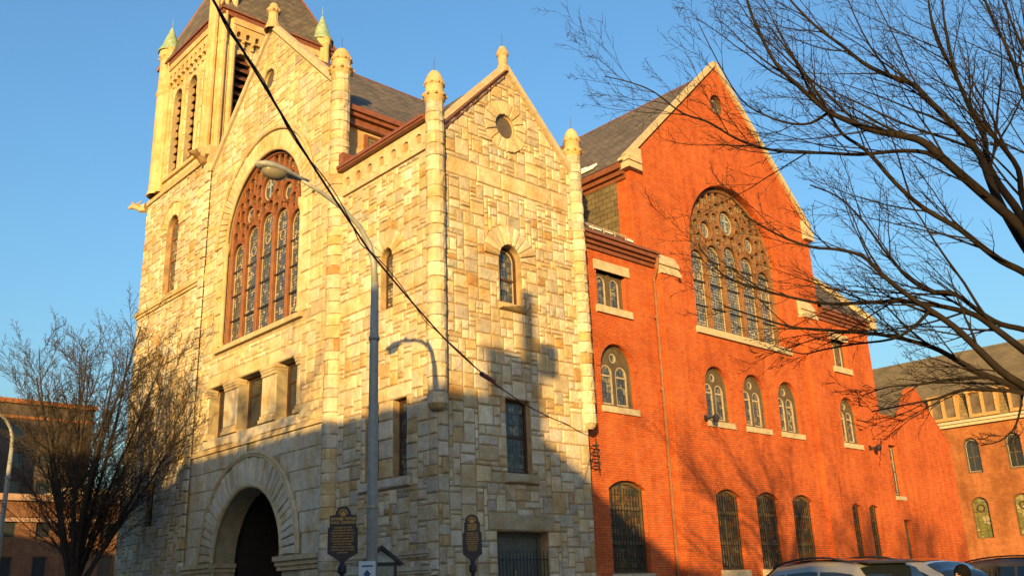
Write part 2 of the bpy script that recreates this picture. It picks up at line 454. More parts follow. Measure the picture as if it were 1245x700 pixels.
# ---- stone side gable wall (faces the viewer's right)
SD = F_side(0.)
W = 5.65; AP = (2.78, 16.82); SL = 1.04
rS = random.Random(11)
door_h = rect(1.92, 3.80, GZ, 2.82); w1 = rect(2.37, 3.30, 4.35, 6.38); w2 = clean(arch(2.73, .43, 9.15, 10.52)); oc = circ(2.72, 14.82, .40)
outer = [(0, GZ), (W, GZ), (W, 14.0), AP, (0, 14.0)]
mb = MB(); mb.slab(SD, outer, [door_h, w1, w2, oc], 0, 0)
sheetparts = mb
for h, d in ((door_h, -.45), (w1, -.28), (w2, -.32), (oc, -.14)): mb.reveal(SD, h, 0, d)
P(mb, 'wall', M_mortar, label='rubble stone side wall under a steep gable')
def inring(u, v, uc, vc, r): return hypot(u-uc, v-vc) < r
def bl_side(u, v):
    if 1.92 < u < 3.80 and v < 2.82: return True
    if 1.62 < u < 4.02 and 2.82 < v < 3.30: return True
    if 2.37 < u < 3.30 and 4.35 < v < 6.38: return True
    if 2.17 < u < 3.50 and 4.05 < v < 4.35: return True
    if 2.3 < u < 3.16 and 9.15 < v < 10.6: return True
    if 2.2 < u < 3.26 and 8.92 < v < 9.15: return True
    if v > 10.45 and inring(u, v, 2.73, 10.52, 1.0): return True
    if inring(u, v, 2.72, 14.82, .86): return True
    if 2.68 < u < 3.5 and 3.2 < v < 3.6: return True
    if .35 < u < 5.3 and 12.65 < v < 13.2: return True
    return False
mb = MB()
clips = [(SL, 1, AP[1]+SL*AP[0]-.05), (-SL, 1, AP[1]-SL*AP[0]-.05)]
ashlar(mb, SD, 0., W, GZ, 16.9, bl_side, clips, rS, .132, fu=(1.62, 1.92, 2.17, 2.37, 3.3, 3.5, 3.8, 4.02, .35, 5.3), fv=(2.82, 3.3, 4.05, 4.35, 6.38, 8.92, 9.15, 3.2, 3.6, 12.65, 13.2), jit=.008, depth=.034, rough=1.)
for a, b in ((1.62, 4.02),): stone(mb, SD, rect(a, b, 2.82, 3.30), rS, .06, c=(.43, .38, .28))
stone(mb, SD, rect(2.17, 3.50, 4.05, 4.35), rS, .13, c=(.43, .37, .27))
stone(mb, SD, rect(2.2, 3.26, 8.92, 9.15), rS, .14, c=(.47, .38, .25))
u = .35
while u < 5.25:
    w = min(rS.uniform(.9, 1.3), 5.3-u)
    if 5.3-(u+w) < .5: w = 5.3-u
    stone(mb, SD, rect(u, u+w, 12.65, 13.2), rS, .04, rough=.5, c=goldpal(rS)); u += w
vouss(mb, SD, 2.73, 10.52, .43, 1.03, 11, rS, depth=.06, rough=.5)
vouss(mb, SD, 2.72, 14.82, .40, .86, 16, rS, 0, 2*pi, depth=.06, rough=.4, pal=goldpal)
stone(mb, SD, rect(2.93, 3.5, 3.42, 3.6), rS, .05, rough=.2, c=(.62, .61, .55)); stone(mb, SD, rect(2.68, 3.24, 3.2, 3.40), rS, .05, rough=.2, c=(.62, .61, .55))
P(mb, 'stonework', M_stone, label='squared rubble stones of the side gable')
# gable coping
def coping(name, fr, a, b, wid, d0, d1, mat=M_sand, n=7):
    mb = MB(); a = Vector(a); b = Vector(b); t = (b-a).normalized(); nn = Vector((-t.y, t.x))
    if nn.y < 0: nn = -nn
    L = (b-a).length
    for i in range(n):
        p = a+t*(L*i/n+.004); q = a+t*(L*(i+1)/n-.004)
        pts = [p-nn*.06, q-nn*.06, q+nn*(wid-.06), p+nn*(wid-.06)]
        mb.slab(fr, [(v.x, v.y) for v in pts], [], d0, d1)
    return P(mb, name, mat)
coping('coping', SD, (5.62, 14.02), (2.78, 16.92), .17, -.16, .10, M_sand)
coping('coping', SD, (.02, 14.02), (2.78, 16.92), .17, -.16, .10, M_sand)
mb = MB()
mb.slab(SD, [(.1, 13.99), (2.75, 16.80), (2.75, 16.73), (.1, 13.92)], [], .0, .12); mb.slab(SD, [(.1, 13.78), (2.75, 16.58), (2.75, 16.54), (.1, 13.74)], [], .0, .07)
P(mb, 'verge_moulding', M_copper)
# finial
mb = MB(); mb.lathe(2.78, .06, [(.2, 16.75), (.17, 16.95), (.14, 17.05), (.15, 17.3), (.20, 17.38), (.2, 17.46), (.15, 17.55), (.1, 17.66), (0, 17.72)], 12, (.52, .42, .26))
P(mb, 'finial', M_smooth); mb = MB(); mb.tube([(2.78, .06, 17.7), (2.78, .06, 18.15)], .012, 4); P(mb, 'lightning_rod', M_iron)
# round window
mb = MB(); mb.slab(SD, circ(2.72, 14.82, .41), [circ(2.72, 14.82, .37)], -.12, -.06); wf = P(mb, 'window', M_sand, label='round window high in the stone side gable')
mb = MB(); mb.slab(SD, circ(2.72, 14.82, .39), [], -.10, -.08); P(mb, 'pane', M_dullglass, parent=wf)

def sash(fr, op, d, mat, glass, bars_v=(), bars_h=(), fw_=.07, parent=church, label=None, name='window', bead=False):
    """frame round an opening, with mullions and a leaded pane"""
    op = clean(op)
    mb = MB(); mb.slab(fr, op, [offset(op, fw_)], d, d+.07)
    us = [p[0] for p in op]; vs_ = [p[1] for p in op]
    u0, u1, v0, v1 = min(us), max(us), min(vs_), max(vs_)
    for b in bars_v: mb.slab(fr, rect(b-.025, b+.025, v0+.02, v1-.03), [], d+.005, d+.055)
    for b in bars_h: mb.slab(fr, rect(u0+.02, u1-.02, b-.03, b+.03), [], d+.007, d+.062)
    w = mb.build(name, mat, parent, label=label)
    mb = MB(); mb.slab(fr, offset(op, fw_*.5), [], d+.015, d+.03); mb.build('pane', glass, w)
    if bead:
        q = offset(op, fw_+.03); mb = MB(); mb.slab(fr, q, [offset(q, .035)], d+.032, d+.05); mb.build('beading', M_lead, w)
    return w
sash(SD, w1, -.25, M_wood, M_glass3, bars_h=(5.35,), label='tall square-headed window low in the stone side wall')
sash(SD, w2, -.30, M_wood, M_glass3, bars_h=(9.95,), bead=True, label='small round-arched window in the stone side wall')
# side door with bars
mb = MB(); mb.slab(SD, rect(1.92, 3.8, GZ, 2.82), [rect(2.02, 3.7, GZ+.02, 2.72)], -.45, -.33)
for k in range(2): mb.slab(SD, rect(2.03+.84*k, 2.86+.83*k, GZ+.02, 2.72), [], -.42, -.39)
dr = P(mb, 'door', M_doorg, label='grey double side door behind an iron gate')
mb = MB()
for k in range(15):
    u = 1.99+k*.125; mb.tube([SD(u, GZ+.05, -.02), SD(u, 2.28+.02*(k % 2), -.02)], .012, 5)
    mb.ball(SD(u, 2.31, -.02), .02, 6)
for v in (.3, 2.1): mb.tube([SD(1.93, v, -.02), SD(3.79, v, -.02)], .014, 5)
mb.build('gate', M_iron, dr)
mb = MB(); mb.obox((2.84, .30, .95), (.05, 0, 0), (0, .06, 0), (0, 0, .9)); mb.build('handle', M_lead, dr)
# downlead cable along the corner and conduit at the brick joint
mb = MB(); mb.tube([(5.72, .12, GZ), (5.73, .12, 5.6)], .045, 8); P(mb, 'conduit', M_iron)

# ---- corner turrets on the bay
def turret(cx, cy, rad, z0, zc, seed, label):
    r = random.Random(seed); mb = MB()
    if z0 > 1: mb.lathe(cx, cy, [(rad*.55, z0-.16), (rad*.8, z0-.10), (rad*.98, z0)], 14, (.45, .37, .24))
    shaft(mb, cx, cy, rad, z0, zc, r)
    t = P(mb, 'turret', M_stone, label=label)
    mb = MB(); turret_cap(mb, cx, cy, rad, zc-.02, r); mb.build('cap', M_smooth, t)
    mb = MB(); mb.tube([(cx, cy, zc+1.), (cx, cy, zc+1.45)], .011, 4); mb.build('lightning_rod', M_iron, t)
turret(0., 0., .265, 5.95, 14.72, 3, 'slender round turret on the street corner of the stone bay')
turret(5.70, .02, .25, 5.95, 14.72, 4, 'slender round turret where stone meets brick')
turret(-.02, 5.0, .315, GZ, 17.9, 5, 'tall round turret between bay and main gable')

# ---- front of the bay
FR = F_front(0.)
rF = random.Random(21)
pa = rect(1.33, 1.95, 4.30, 6.40); pb = rect(2.62, 3.28, 4.30, 6.40); sa = clean(arch(2.29, .30, 9.08, 10.62, 10))
outer = [(0, GZ), (5.0, GZ), (5.0, 14.2), (0, 14.2)]
mb = MB(); mb.slab(FR, outer, [pa, pb, sa], 0, 0)
for h, d in ((pa, -.3), (pb, -.3), (sa, -.28)): mb.reveal(FR, h, 0, d)
P(mb, 'wall', M_mortar, label='rubble stone front wall of the corner bay')
def bl_bay(u, v):
    if 1.33 < u < 3.28 and 4.3 < v < 6.4: return True
    if 1.1 < u < 3.5 and 4.0 < v < 4.3: return True
    if 1.1 < u < 3.5 and 6.4 < v < 6.8: return True
    if 1.99 < u < 2.59 and 9.08 < v < 10.7: return True
    if v > 10.5 and inring(u, v, 2.29, 10.62, .86): return True
    if v > 13.35: return True
    if .1 < u < 4.7 and 9.35 < v < 9.85 and not 1.9 < u < 2.7: return True
    return False
mb = MB()
ashlar(mb, FR, 0., 4.75, GZ, 13.4, bl_bay, [], rF, .132, fu=(.1, 1.1, 1.33, 3.28, 3.5, 1.99, 2.59, 4.7, 1.9, 2.7), fv=(4., 4.3, 6.4, 6.8, 9.08, 9.35, 9.85, 13.35), jit=.008, depth=.034, rough=1.)
for a, b in ((1.1, 2.3), (2.3, 3.5)): stone(mb, FR, rect(a, b, 6.4, 6.8), rF, .05, rough=.4)
stone(mb, FR, rect(1.1, 3.5, 4.0, 4.3), rF, .13, rough=.3)
for k in range(4): stone(mb, FR, rect(1.95, 2.62, 4.3+.525*k, 4.825+.525*k), rF, .045, rough=.5)
vouss(mb, FR, 2.29, 10.62, .30, .88, 9, rF, depth=.055, rough=.5)
for a, b in ((.1, 1.0), (1.0, 1.9), (2.7, 3.7), (3.7, 4.7)): stone(mb, FR, rect(a, b, 9.35, 9.85), rF, .05, rough=.4, c=goldpal(rF))
P(mb, 'stonework', M_stone, label='squared rubble stones of the corner bay front')
# water-table mouldings
mb = MB()
for v in (2.33, 1.93):
    mb.slab(FR, rect(.28, 4.72, v-.05, v+.05), [], .0, .12, (.46, .43, .36)); mb.slab(FR, rect(.28, 4.72, v-.12, v-.052), [], .0, .08, (.46, .43, .36))
P(mb, 'string_course', M_smooth); 
# corbel arcade and gutter
mb = MB(); holes = [clean(arch(.68+.62*k, .15, 13.62, 13.80, 8)) for k in range(7)]
mb.slab(FR, rect(.27, 4.72, 13.37, 14.2), holes, .012, .08, (.57, .49, .36)); mb.slab(FR, rect(.28, 4.71, 13.38, 14.19), [], .0, .01, (.40, .32, .22))
for k in range(8): mb.ball(FR(.38+.62*k, 13.58, .06), .07, 6, (.57, .49, .36))
P(mb, 'corbel_arcade', M_smooth)
mb = MB(); mb.obox((-.26, .22, 14.2), (.3, 0, 0), (0, 4.5, 0), (0, 0, .06)); mb.obox((-.30, .22, 14.263), (.4, 0, 0), (0, 4.5, 0), (0, 0, .10)); mb.obox((-.2, 4.5, 14.45), (.35, 0, 0), (0, .26, 0), (0, 0, .38))
P(mb, 'gutter', M_copper, label='brown metal gutter on the bay front')
def wsill(*a, **k): return sash(*a, **k)
sash(FR, pa, -.27, M_wood, M_glass3, bars_h=(5.4,), label='right-hand window of the pair in the bay front')
sash(FR, pb, -.27, M_wood, M_glass3, bars_h=(5.4,), label='left-hand window of the pair in the bay front, behind the lamp post')
sash(FR, sa, -.25, M_wood, M_glass1, bars_h=(9.9,), fw_=.05, label='narrow arched window high in the bay front')

# ---- main gable front (y 5.3 .. 14.6)
GC = 10.05; GA = 22.25; GS = .965
big_o = clean(arch(GC, 2.78, 10.15, 14.2, 36)); oc2 = circ(10.15, 20.1, .44)
w3s = [rect(12.2, 13.46, 6.85, 8.75), rect(9.48, 11.2, 6.85, 8.75), rect(7.2, 8.5, 6.85, 8.75)]
port = clean(arch(GC, 2.36, GZ, 2.55, 30))
outer = [(5.0, GZ), (14.6, GZ), (14.6, GA-GS*(14.6-GC)), (GC, GA), (5.0, GA-GS*(GC-5.0))]
mb = MB(); mb.slab(FR, outer, [port]+w3s+[big_o, oc2], 0, 0)
mb.reveal(FR, big_o, 0, -.42)
for h in w3s: mb.reveal(FR, h, 0, -.5)
mb.reveal(FR, port, 0, -.80); mb.reveal(FR, oc2, 0, -.2)
P(mb, 'wall', M_mortar2, label='stone front gable wall over the round-arched portal')
def bl_g(u, v):
    if abs(u-GC) < 3.5 and v < 2.5: return True
    if v >= 2.1 and inring(u, v, GC, 2.6, 3.42): return True
    if 2.15 < v < 2.55: return True
    if v > 14.1 and inring(u, v, GC, 14.2, 3.62): return True
    if abs(u-GC) < 3.42 and 10.1 < v < 14.2: return True
    if abs(u-GC) < 3.5 and 9.85 < v < 10.15: return True
    if inring(u, v, 10.15, 20.1, .62): return True
    if 7.0 < u < 13.66 and 6.5 < v < 9.2: return True
    if 6.33 < v < 6.5: return True
    return False
mb = MB(); rG = random.Random(31)
clips = [(GS, 1, GA+GS*GC-.05), (-GS, 1, GA-GS*GC-.05)]
SZW = [((4,2),3),((3,2),5),((3,3),4),((2,2),4),((5,3),1),((3,1),3),((4,3),4),((2,1),2),((1,1),.5)]
ashlar(mb, FR, 5.38, 14.6, 6.5, 22.2, bl_g, clips, rG, .15, fu=(6.63, 13.47, 7.0, 13.66), fv=(9.2, 9.85, 10.15, 14.2), sizes=SZW, depth=.026, rough=.7, jit=.005, pal=lambda r: tone(r) if r.random() < .5 else goldpal(r))
P(mb, 'stonework', M_stone, label='coursed golden stones of the main front gable')
mb = MB()
rows = [GZ, .42, 1.0, 1.58, 2.15]; 
courses(mb, FR, 5.38, 14.6, rows, (.5, .95), bl_g, [], rG, .03, .3, pal=smoothpal)
rows = [2.55, 3.17, 3.8, 4.42, 5.05, 5.68, 6.33]
courses(mb, FR, 5.38, 14.6, rows, (.42, .66), bl_g, [], rG, .03, .25, pal=smoothpal)
vouss(mb, FR, GC, 2.6, 2.38, 3.30, 34, rG, 0, pi, depth=.08, rough=.5, pal=smoothpal, gap=.011)
vouss(mb, FR, GC, 14.2, 2.8, 3.5, 44, rG, 0, pi, depth=.05, rough=.25, pal=goldpal)
for s in (-1, 1):
    for k in range(6):
        a = GC+s*2.8; b = GC+s*3.42; stone(mb, FR, rect(min(a, b), max(a, b), 10.15+.675*k, 10.825+.675*k), rG, .05, rough=.2, c=goldpal(rG))
vouss(mb, FR, 10.15, 20.1, .45, .62, 12, rG, 0, 2*pi, depth=.04, rough=.2, pal=goldpal)
# piers, lintel of the three-light row
for a, b in ((7.0, 7.2), (8.5, 9.48), (11.2, 12.2), (13.46, 13.66)):
    for k in range(1): stone(mb, FR, rect(a, b, 7.1, 8.42), rG, .04, rough=.1, c=smoothpal(rG))
for a, b in ((7.0, 8.99), (8.99, 11.7), (11.7, 13.66)): stone(mb, FR, rect(a, b, 8.75, 9.2), rG, .035, rough=.2, c=goldpal(rG))
for a, b in ((7.0, 9.0), (9.0, 11.7), (11.7, 13.66)): stone(mb, FR, rect(a, b, 6.5, 6.85), rG, .06, rough=.2, c=smoothpal(rG))
P(mb, 'dressed_stonework', M_smooth, label='dressed blocks and radiating arch stones of the front')
# mouldings
mb = MB(); cc = (.50, .43, .30)
mb.tube(arcpts(FR, GC, 2.6, 3.38, .06, 0, pi, 36), .075, 8, cc); mb.tube(arcpts(FR, GC, 2.6, 3.28, .1, 0, pi, 36), .035, 6, cc)
mb.tube(arcpts(FR, GC, 2.58, 2.36, .03, 0, pi, 36), .085, 8, cc)
mb.tube(arcpts(FR, GC, 14.2, 3.57, .06, 0, pi, 40), .07, 8, cc); mb.tube(arcpts(FR, GC, 14.2, 2.79, .0, 0, pi, 40), .06, 8, cc)
for s in (-1, 1):
    x, y, _ = FR(GC+s*2.79, 0, .0)
    mb.lathe(x, y, [(.13, 10.2), (.13, 10.3), (.085, 10.4), (.085, 13.75), (.10, 13.8), (.16, 14.0), (.17, 14.15), (.17, 14.22)], 12, cc)
for a, b in ((5.35, GC-2.2), (GC+2.2, 14.6)):
    mb.slab(FR, rect(a, b, 2.42, 2.56), [], -.7 if 0 else 0, .26, cc); mb.slab(FR, rect(a, b, 2.28, 2.417), [], 0, .17, cc); mb.slab(FR, rect(a, b, 2.15, 2.277), [], 0, .10, cc)
for s in (-1, 1):
    for (v0, v1, e) in ((2.42, 2.56, .16), (2.28, 2.417, .1), (2.15, 2.277, .05)):
        a = GC+s*(2.36-e); b = GC+s*2.37
        mb.slab(FR, rect(min(a, b), max(a, b), v0, v1), [], -.8, -.003, cc)
mb.slab(FR, rect(5.35, 14.6, 6.33, 6.41), [], 0, .1, cc); mb.slab(FR, rect(5.35, 14.6, 6.412, 6.5), [], 0, .06, cc)
mb.slab(FR, rect(GC-3.1, GC+3.1, 9.98, 10.15), [], -.4, .14, cc)
# capitals and bases of the row of windows
for a, b in ((7.02, 7.2), (8.52, 9.46), (11.22, 12.18), (13.46, 13.64)):
    for (v0, v1, e, d) in ((8.62, 8.745, .06, .11), (8.53, 8.617, .03, .085), (8.42, 8.527, .012, .06), (6.98, 7.10, .012, .06), (6.86, 6.977, .05, .10)):
        mb.slab(FR, rect(a-e, b+e, v0, v1), [], -.3, d, cc)
P(mb, 'mouldings', M_smooth, label='arch hoods, string course, capitals and imposts of the front')
coping('coping', FR, (5.35, GA-GS*(GC-5.35)+.12), (GC, GA+.12), .22, -.22, .09, M_sand, 9)
coping('coping', FR, (14.6, GA-GS*(14.6-GC)+.12), (GC, GA+.12), .22, -.22, .09, M_sand, 9)
mb = MB(); mb.lathe(.0, GC, [(.34, 22.2), (.25, 22.5), (.2, 22.62), (.19, 22.95), (.27, 23.03), (.27, 23.12), (.2, 23.22), (.14, 23.38), (0, 23.45)], 12, (.52, .42, .26))
for k in range(6): mb.ball((.25*cos(k*1.047), GC+.25*sin(k*1.047), 23.05), .06, 6, (.42, .32, .2))
P(mb, 'finial', M_smooth)
mb = MB(); mb.slab(FR, circ(10.15, 20.1, .46), [circ(10.15, 20.1, .40)], -.16, -.1); wf = P(mb, 'window', M_sand, label='round window high in the main front gable')
mb = MB(); mb.slab(FR, circ(10.15, 20.1, .44), [], -.15, -.13); P(mb, 'pane', M_dullglass, parent=wf)
for i, h in enumerate(w3s):
    u0, u1 = h[0][0], h[1][0]
    sash(FR, h, -.46, M_wood, M_plain_glass, bars_v=((u0+u1)/2,), bars_h=(8.1,), fw_=.1, label=('left', 'middle', 'right')[i]+' window of the row of three over the portal')

def tracery(fr, uc, v0, vs, R, mat, glass, d, label):
    k = R/2.8; rI = R-.02
    out = clean(arch(uc, rI, v0, vs, 40)); holes = []; beads = []
    lw = .205*R*.80; sp = 2*(R-.10*k)/5
    tops = {0: vs+.30*k, 1: vs+.12*k, 2: vs-.28*k}
    for i in range(-2, 3):
        c = uc+i*sp; hw = sp/2-.085*k; t = tops[abs(i)]-.28*k
        holes.append(clean(arch(c, hw, v0+.12, t, 12))); beads.append((c, t, hw))
    cs = []
    def put(u, v, r, n=14, big=False):
        if hypot(u, v) > R-.09*k-r: return
        if v-r < -.1: return
        for a, b, q in cs:
            if hypot(u-a, v-b) < q+r+.045*k: return
        for (c, t, hw) in beads:
            if hypot(u+uc-c, v+vs-t) < hw+r+.05*k: return
            if abs(u+uc-c) < hw+r+.03*k and v+vs < t: return
        cs.append((u, v, r)); holes.append(circ(uc+u, vs+v, r, n))
    put(0, 1.45*k, .50*k, 24); put(-1.42*k, .85*k, .34*k, 20); put(1.42*k, .85*k, .34*k, 20)
    bigs = list(cs)
    for (a, b, q) in bigs:
        m = 9 if q > .4*k else 7
        for j in range(m):
            t = 2*pi*j/m+.26; rr = q+.25*k; put(a+rr*cos(t), b+rr*sin(t), .19*k, 12)
    for j in range(17):
        t = pi*(j+.5)/17; rr = R-.32*k; put(rr*cos(t), rr*sin(t), .20*k, 12)
    rq = random.Random(5)
    for q in range(2000):
        u = rq.uniform(-R, R); v = rq.uniform(0, R); put(u, v, ((.26, .2, .15, .1)[q//500])*k, 10)
    mb = MB(); mb.slab(fr, out, holes, d+.07, d+.16)
    for (a, b, q) in cs[3:]:
        mb.tube([fr(uc+a+(q+.012)*cos(2*pi*j/12), vs+b+(q+.012)*sin(2*pi*j/12), d+.162) for j in range(12)], .02*k, 4, closed=True)
    for (c, t, hw) in beads:
        mb.tube([fr(c+hw+.03, v0+.1, d+.17)]+arcpts(fr, c, t, hw+.03, d+.17, 0, pi, 14)+[fr(c-hw-.03, v0+.1, d+.17)], .038*k, 6)
    for (a, b, q) in bigs:
        mb.tube([fr(uc+a+(q+.04*k)*cos(2*pi*j/28), vs+b+(q+.04*k)*sin(2*pi*j/28), d+.17) for j in range(28)], .045*k, 6, closed=True)
    mb.tube([fr(uc+R-.07, v0+.05, d+.17)]+arcpts(fr, uc, vs, R-.07, d+.17, 0, pi, 40)+[fr(uc-R+.07, v0+.05, d+.17)], .07*k, 6)
    mb.slab(fr, rect(uc-R+.03, uc+R-.03, v0, v0+.12), [], d+.162, d+.22)
    wdw = P(mb, 'window', mat, label=label)
    mb = MB(); mb.slab(fr, clean(arch(uc, R-.05, v0+.05, vs, 40)), [], d+.03, d+.06); mb.build('pane', glass, wdw)
    # inner pale borders of the lights and iron bars
    mb = MB()
    for (c, t, hw) in beads:
        o = clean(arch(c, hw-.05*k, v0+.18, t, 12)); mb.slab(fr, o, [offset(o, .03*k)], d+.062, d+.085)
        mb.slab(fr, circ(c, t-.55*k, .2*k, 16), [circ(c, t-.55*k, .165*k, 16)], d+.0865, d+.10)
    for (a, b, q) in bigs:
        mb.slab(fr, circ(uc+a, vs+b, q-.05*k, 24), [circ(uc+a, vs+b, q-.10*k, 24)], d+.062, d+.085)
    mb.build('beading', M_lead, wdw)
    # pictures in the round lights: a cross in the top one
    mb = MB(); a, b, q = bigs[0]
    mb.slab(fr, rect(uc+a-.045*k, uc+a+.045*k, vs+b-q*.7, vs+b+q*.7), [], d+.088, d+.10); mb.slab(fr, rect(uc+a-q*.4, uc+a+q*.4, vs+b+q*.12, vs+b+q*.3), [], d+.101, d+.11)
    mb.build('cross', M_cross, wdw)
    mb = MB()
    for v in (v0+1.0, v0+1.95, v0+2.9):
        mb.slab(fr, rect(uc-R+.1, uc+R-.1, v-.022, v+.022), [], d+.112, d+.13)
    mb.build('glazing_bar', M_iron, wdw)
tracery(FR, GC, 10.15, 14.2, 2.76, M_terra, M_glass1, -.34, 'great arched stained-glass window with red-brown tracery in the stone front')
# portal porch
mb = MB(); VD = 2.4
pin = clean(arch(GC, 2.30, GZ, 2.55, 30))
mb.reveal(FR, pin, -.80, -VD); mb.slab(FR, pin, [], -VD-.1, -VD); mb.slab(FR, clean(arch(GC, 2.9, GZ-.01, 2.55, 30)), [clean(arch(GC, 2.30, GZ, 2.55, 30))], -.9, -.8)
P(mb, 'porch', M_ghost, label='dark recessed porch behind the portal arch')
mb = MB()
for k in range(2):
    a = GC-1.5+1.52*k
    mb.slab(FR, rect(a, a+1.48, GZ, 2.75), [rect(a+.15, a+.65, .3, 1.2), rect(a+.8, a+1.33, .3, 1.2), rect(a+.15, a+.65, 1.4, 2.5), rect(a+.8, a+1.33, 1.4, 2.5)], -VD+.01, -VD+.1)
mb.slab(FR, rect(GC-2.2, GC+2.2, 2.8, 2.95), [], -VD+.01, -VD+.16)
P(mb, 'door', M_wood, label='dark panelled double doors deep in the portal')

# ---- tower
rT = random.Random(41)
TY0, TY1 = 14.6, 21.25
tw = clean(arch(18.15, .62, 13.55, 16.55, 16)); tl = clean(arch(18.4, .22, 10.1, 10.9, 8)); tb = clean(arch(18.2, .3, 4.2, 5.6, 8))
mb = MB(); mb.slab(FR, [(TY0, GZ), (TY1, GZ), (TY1, 18.75), (TY0, 18.75)], [tw, tl, tb], 0, 0)
mb.reveal(FR, tw, 0, -.35); mb.reveal(FR, tl, 0, -.3); mb.reveal(FR, tb, 0, -.3)
mb.poly([(0, TY1, GZ), (6.2, TY1, GZ), (6.2, TY1, 18.75), (0, TY1, 18.75)])
mb.poly([(6.2, TY0, 15), (6.2, TY1, GZ), (6.2, TY1, 18.75), (6.2, TY0, 18.75)])
mb.poly([(0, TY0, 17.5), (6.2, TY0, 17.5), (6.2, TY0, 18.75), (0, TY0, 18.75)])
mb.poly([(0, TY0, 18.75), (6.2, TY0, 18.75), (6.2, TY1, 18.75), (0, TY1, 18.75)])
tower = P(mb, 'tower', M_mortar, label='square stone bell tower at the left end of the front')
def bl_t(u, v):
    if abs(u-18.15) < .62 and 13.55 < v < 16.6: return True
    if v > 16.4 and inring(u, v, 18.15, 16.55, 1.2): return True
    if 13.22 < v < 13.5: return True
    if abs(u-18.4) < .22 and 10.1 < v < 11.1: return True
    if abs(u-18.2) < .3 and 4.2 < v < 5.85: return True
    return False
mb = MB()
ashlar(mb, FR, TY0, TY1, GZ, 18.75, bl_t, [], rT, .15, fu=(17.53, 18.77, 18.18, 18.62, 14.95), fv=(13.22, 13.5, 13.55, 16.55, 10.1, 10.9, 4.2, 5.85), sizes=SZW, depth=.032, rough=.8, jit=.008)
vouss(mb, FR, 18.15, 16.55, .62, 1.2, 13, rT, depth=.05, rough=.4, pal=goldpal)
# corner pier facing the gable
for k in range(46):
    z = GZ+k*.41; 
    if z < 18.3: stone(mb, F_front(-.1), rect(14.5, 14.98, z, z+.41), rT, .06, rough=.5)
mb.build('stonework', M_stone, tower)
mb = MB(); cc = (.52, .43, .27)
mb.slab(FR, rect(TY0-.1, TY1+.1, 13.34, 13.5), [], -.1, .14, cc); mb.slab(FR, rect(TY0-.1, TY1+.06, 13.22, 13.337), [], -.1, .08, cc)
mb.slab(FR, rect(17.3, 19.0, 13.45, 13.56), [], -.1, .16, cc)
mb.tube(arcpts(FR, 18.15, 16.55, 1.23, .05, 0, pi, 24), .05, 6, cc)
# sloping offset under the belfry
for (a, b, c_, d_) in (((-.12, TY0, 18.7), (-.12, TY1+.1, 18.7), (.2, TY1-.35, 19.35), (.2, TY0+.2, 19.35)),):
    mb.poly([a, b, c_, d_], cc)
mb.poly([(-.12, TY1+.1, 18.7), (6.2, TY1+.1, 18.7), (6.0, TY1-.35, 19.35), (.2, TY1-.35, 19.35)], cc)
mb.slab(FR, rect(TY0, TY1+.1, 18.58, 18.7), [], -.05, .12, cc)
mb.build('string_course', M_smooth, tower)
mb = MB(); g = MB(); g.slab(FR, tw, [offset(tw, .07)], -.30, -.22); g.slab(FR, rect(17.56, 18.74, 15.2, 15.28), [], -.29, -.23); g.slab(FR, rect(17.56, 18.74, 16.2, 16.26), [], -.29, -.23); g.slab(FR, rect(18.12, 18.17, 13.6, 17.1), [], -.295, -.235); wf = g.build('window', M_terra, church, label='tall arched window in the tower front')
mb.slab(FR, offset(tw, .05), [], -.28, -.26); mb.build('pane', M_glass1, wf)
for h, dd, lb in ((tl, -.26, 'tiny slit window in the tower behind the bare tree'), (tb, -.26, 'small arched window low in the tower')):
    sash(FR, h, dd, M_wood, M_glass3, fw_=.04, label=lb)
# belfry
BY0, BY1, BX1, BZ0, BZ1 = 14.62, 20.85, 5.2, 18.75, 25.3
BF = F_front(.12); BS = F_side(BY0)
lf = [clean(arch(c, .46, 19.5, 23.3, 12)) for c in (15.95+.05, 17.55, 19.1)]
ls = [clean(arch(c, .46, 19.5, 23.3, 12)) for c in (1.02, 2.66, 4.30)]
mb = MB()
mb.slab(BF, rect(BY0, BY1, BZ0, BZ1), lf, 0, 0); mb.slab(BS, rect(.12, BX1, 17.6, BZ1), ls, 0, 0)
for h in lf: mb.reveal(BF, h, 0, -.6)
for h in ls: mb.reveal(BS, h, 0, -.6)
mb.poly([(.12, BY1, BZ0), (BX1, BY1, BZ0), (BX1, BY1, BZ1), (.12, BY1, BZ1)]); mb.poly([(BX1, BY0, BZ0), (BX1, BY1, BZ0), (BX1, BY1, BZ1), (BX1, BY0, BZ1)])
belf = P(mb, 'belfry', M_mortar2, label='belfry stage of the tower with tall louvered arches')
mb = MB()
def bl_b(cs):
    def f(u, v):
        for c in cs:
            if abs(u-c) < .62 and 19.4 < v < 23.3: return True
            if v >= 23.2 and inring(u, v, c, 23.3, .63): return True
        return False
    return f
courses(mb, BF, BY0, BY1, [19.0+.42*k for k in range(13)]+[24.3], (.5, .9), bl_b((16.0, 17.55, 19.1)), [], rT, .025, .2, pal=goldpal)
courses(mb, BS, .12, BX1, [18.2+.42*k for k in range(15)], (.5, .9), bl_b((1.02, 2.66, 4.30)), [], rT, .025, .2, pal=goldpal)
for frm, cs in ((BF, (16.0, 17.55, 19.1)), (BS, (1.02, 2.66, 4.30))):
    for c in cs:
        vouss(mb, frm, c, 23.3, .46, .64, 9, rT, depth=.035, rough=.1, pal=goldpal)
        for s in (-1, 1):
            for k in range(5): a, b = c+s*.46, c+s*.63; stone(mb, frm, rect(min(a, b), max(a, b), 19.5+.76*k, 20.26+.76*k), rT, .035, rough=.1, c=goldpal(rT))
mb.build('stonework', M_smooth, belf)
mb = MB(); cc = (.54, .44, .27)
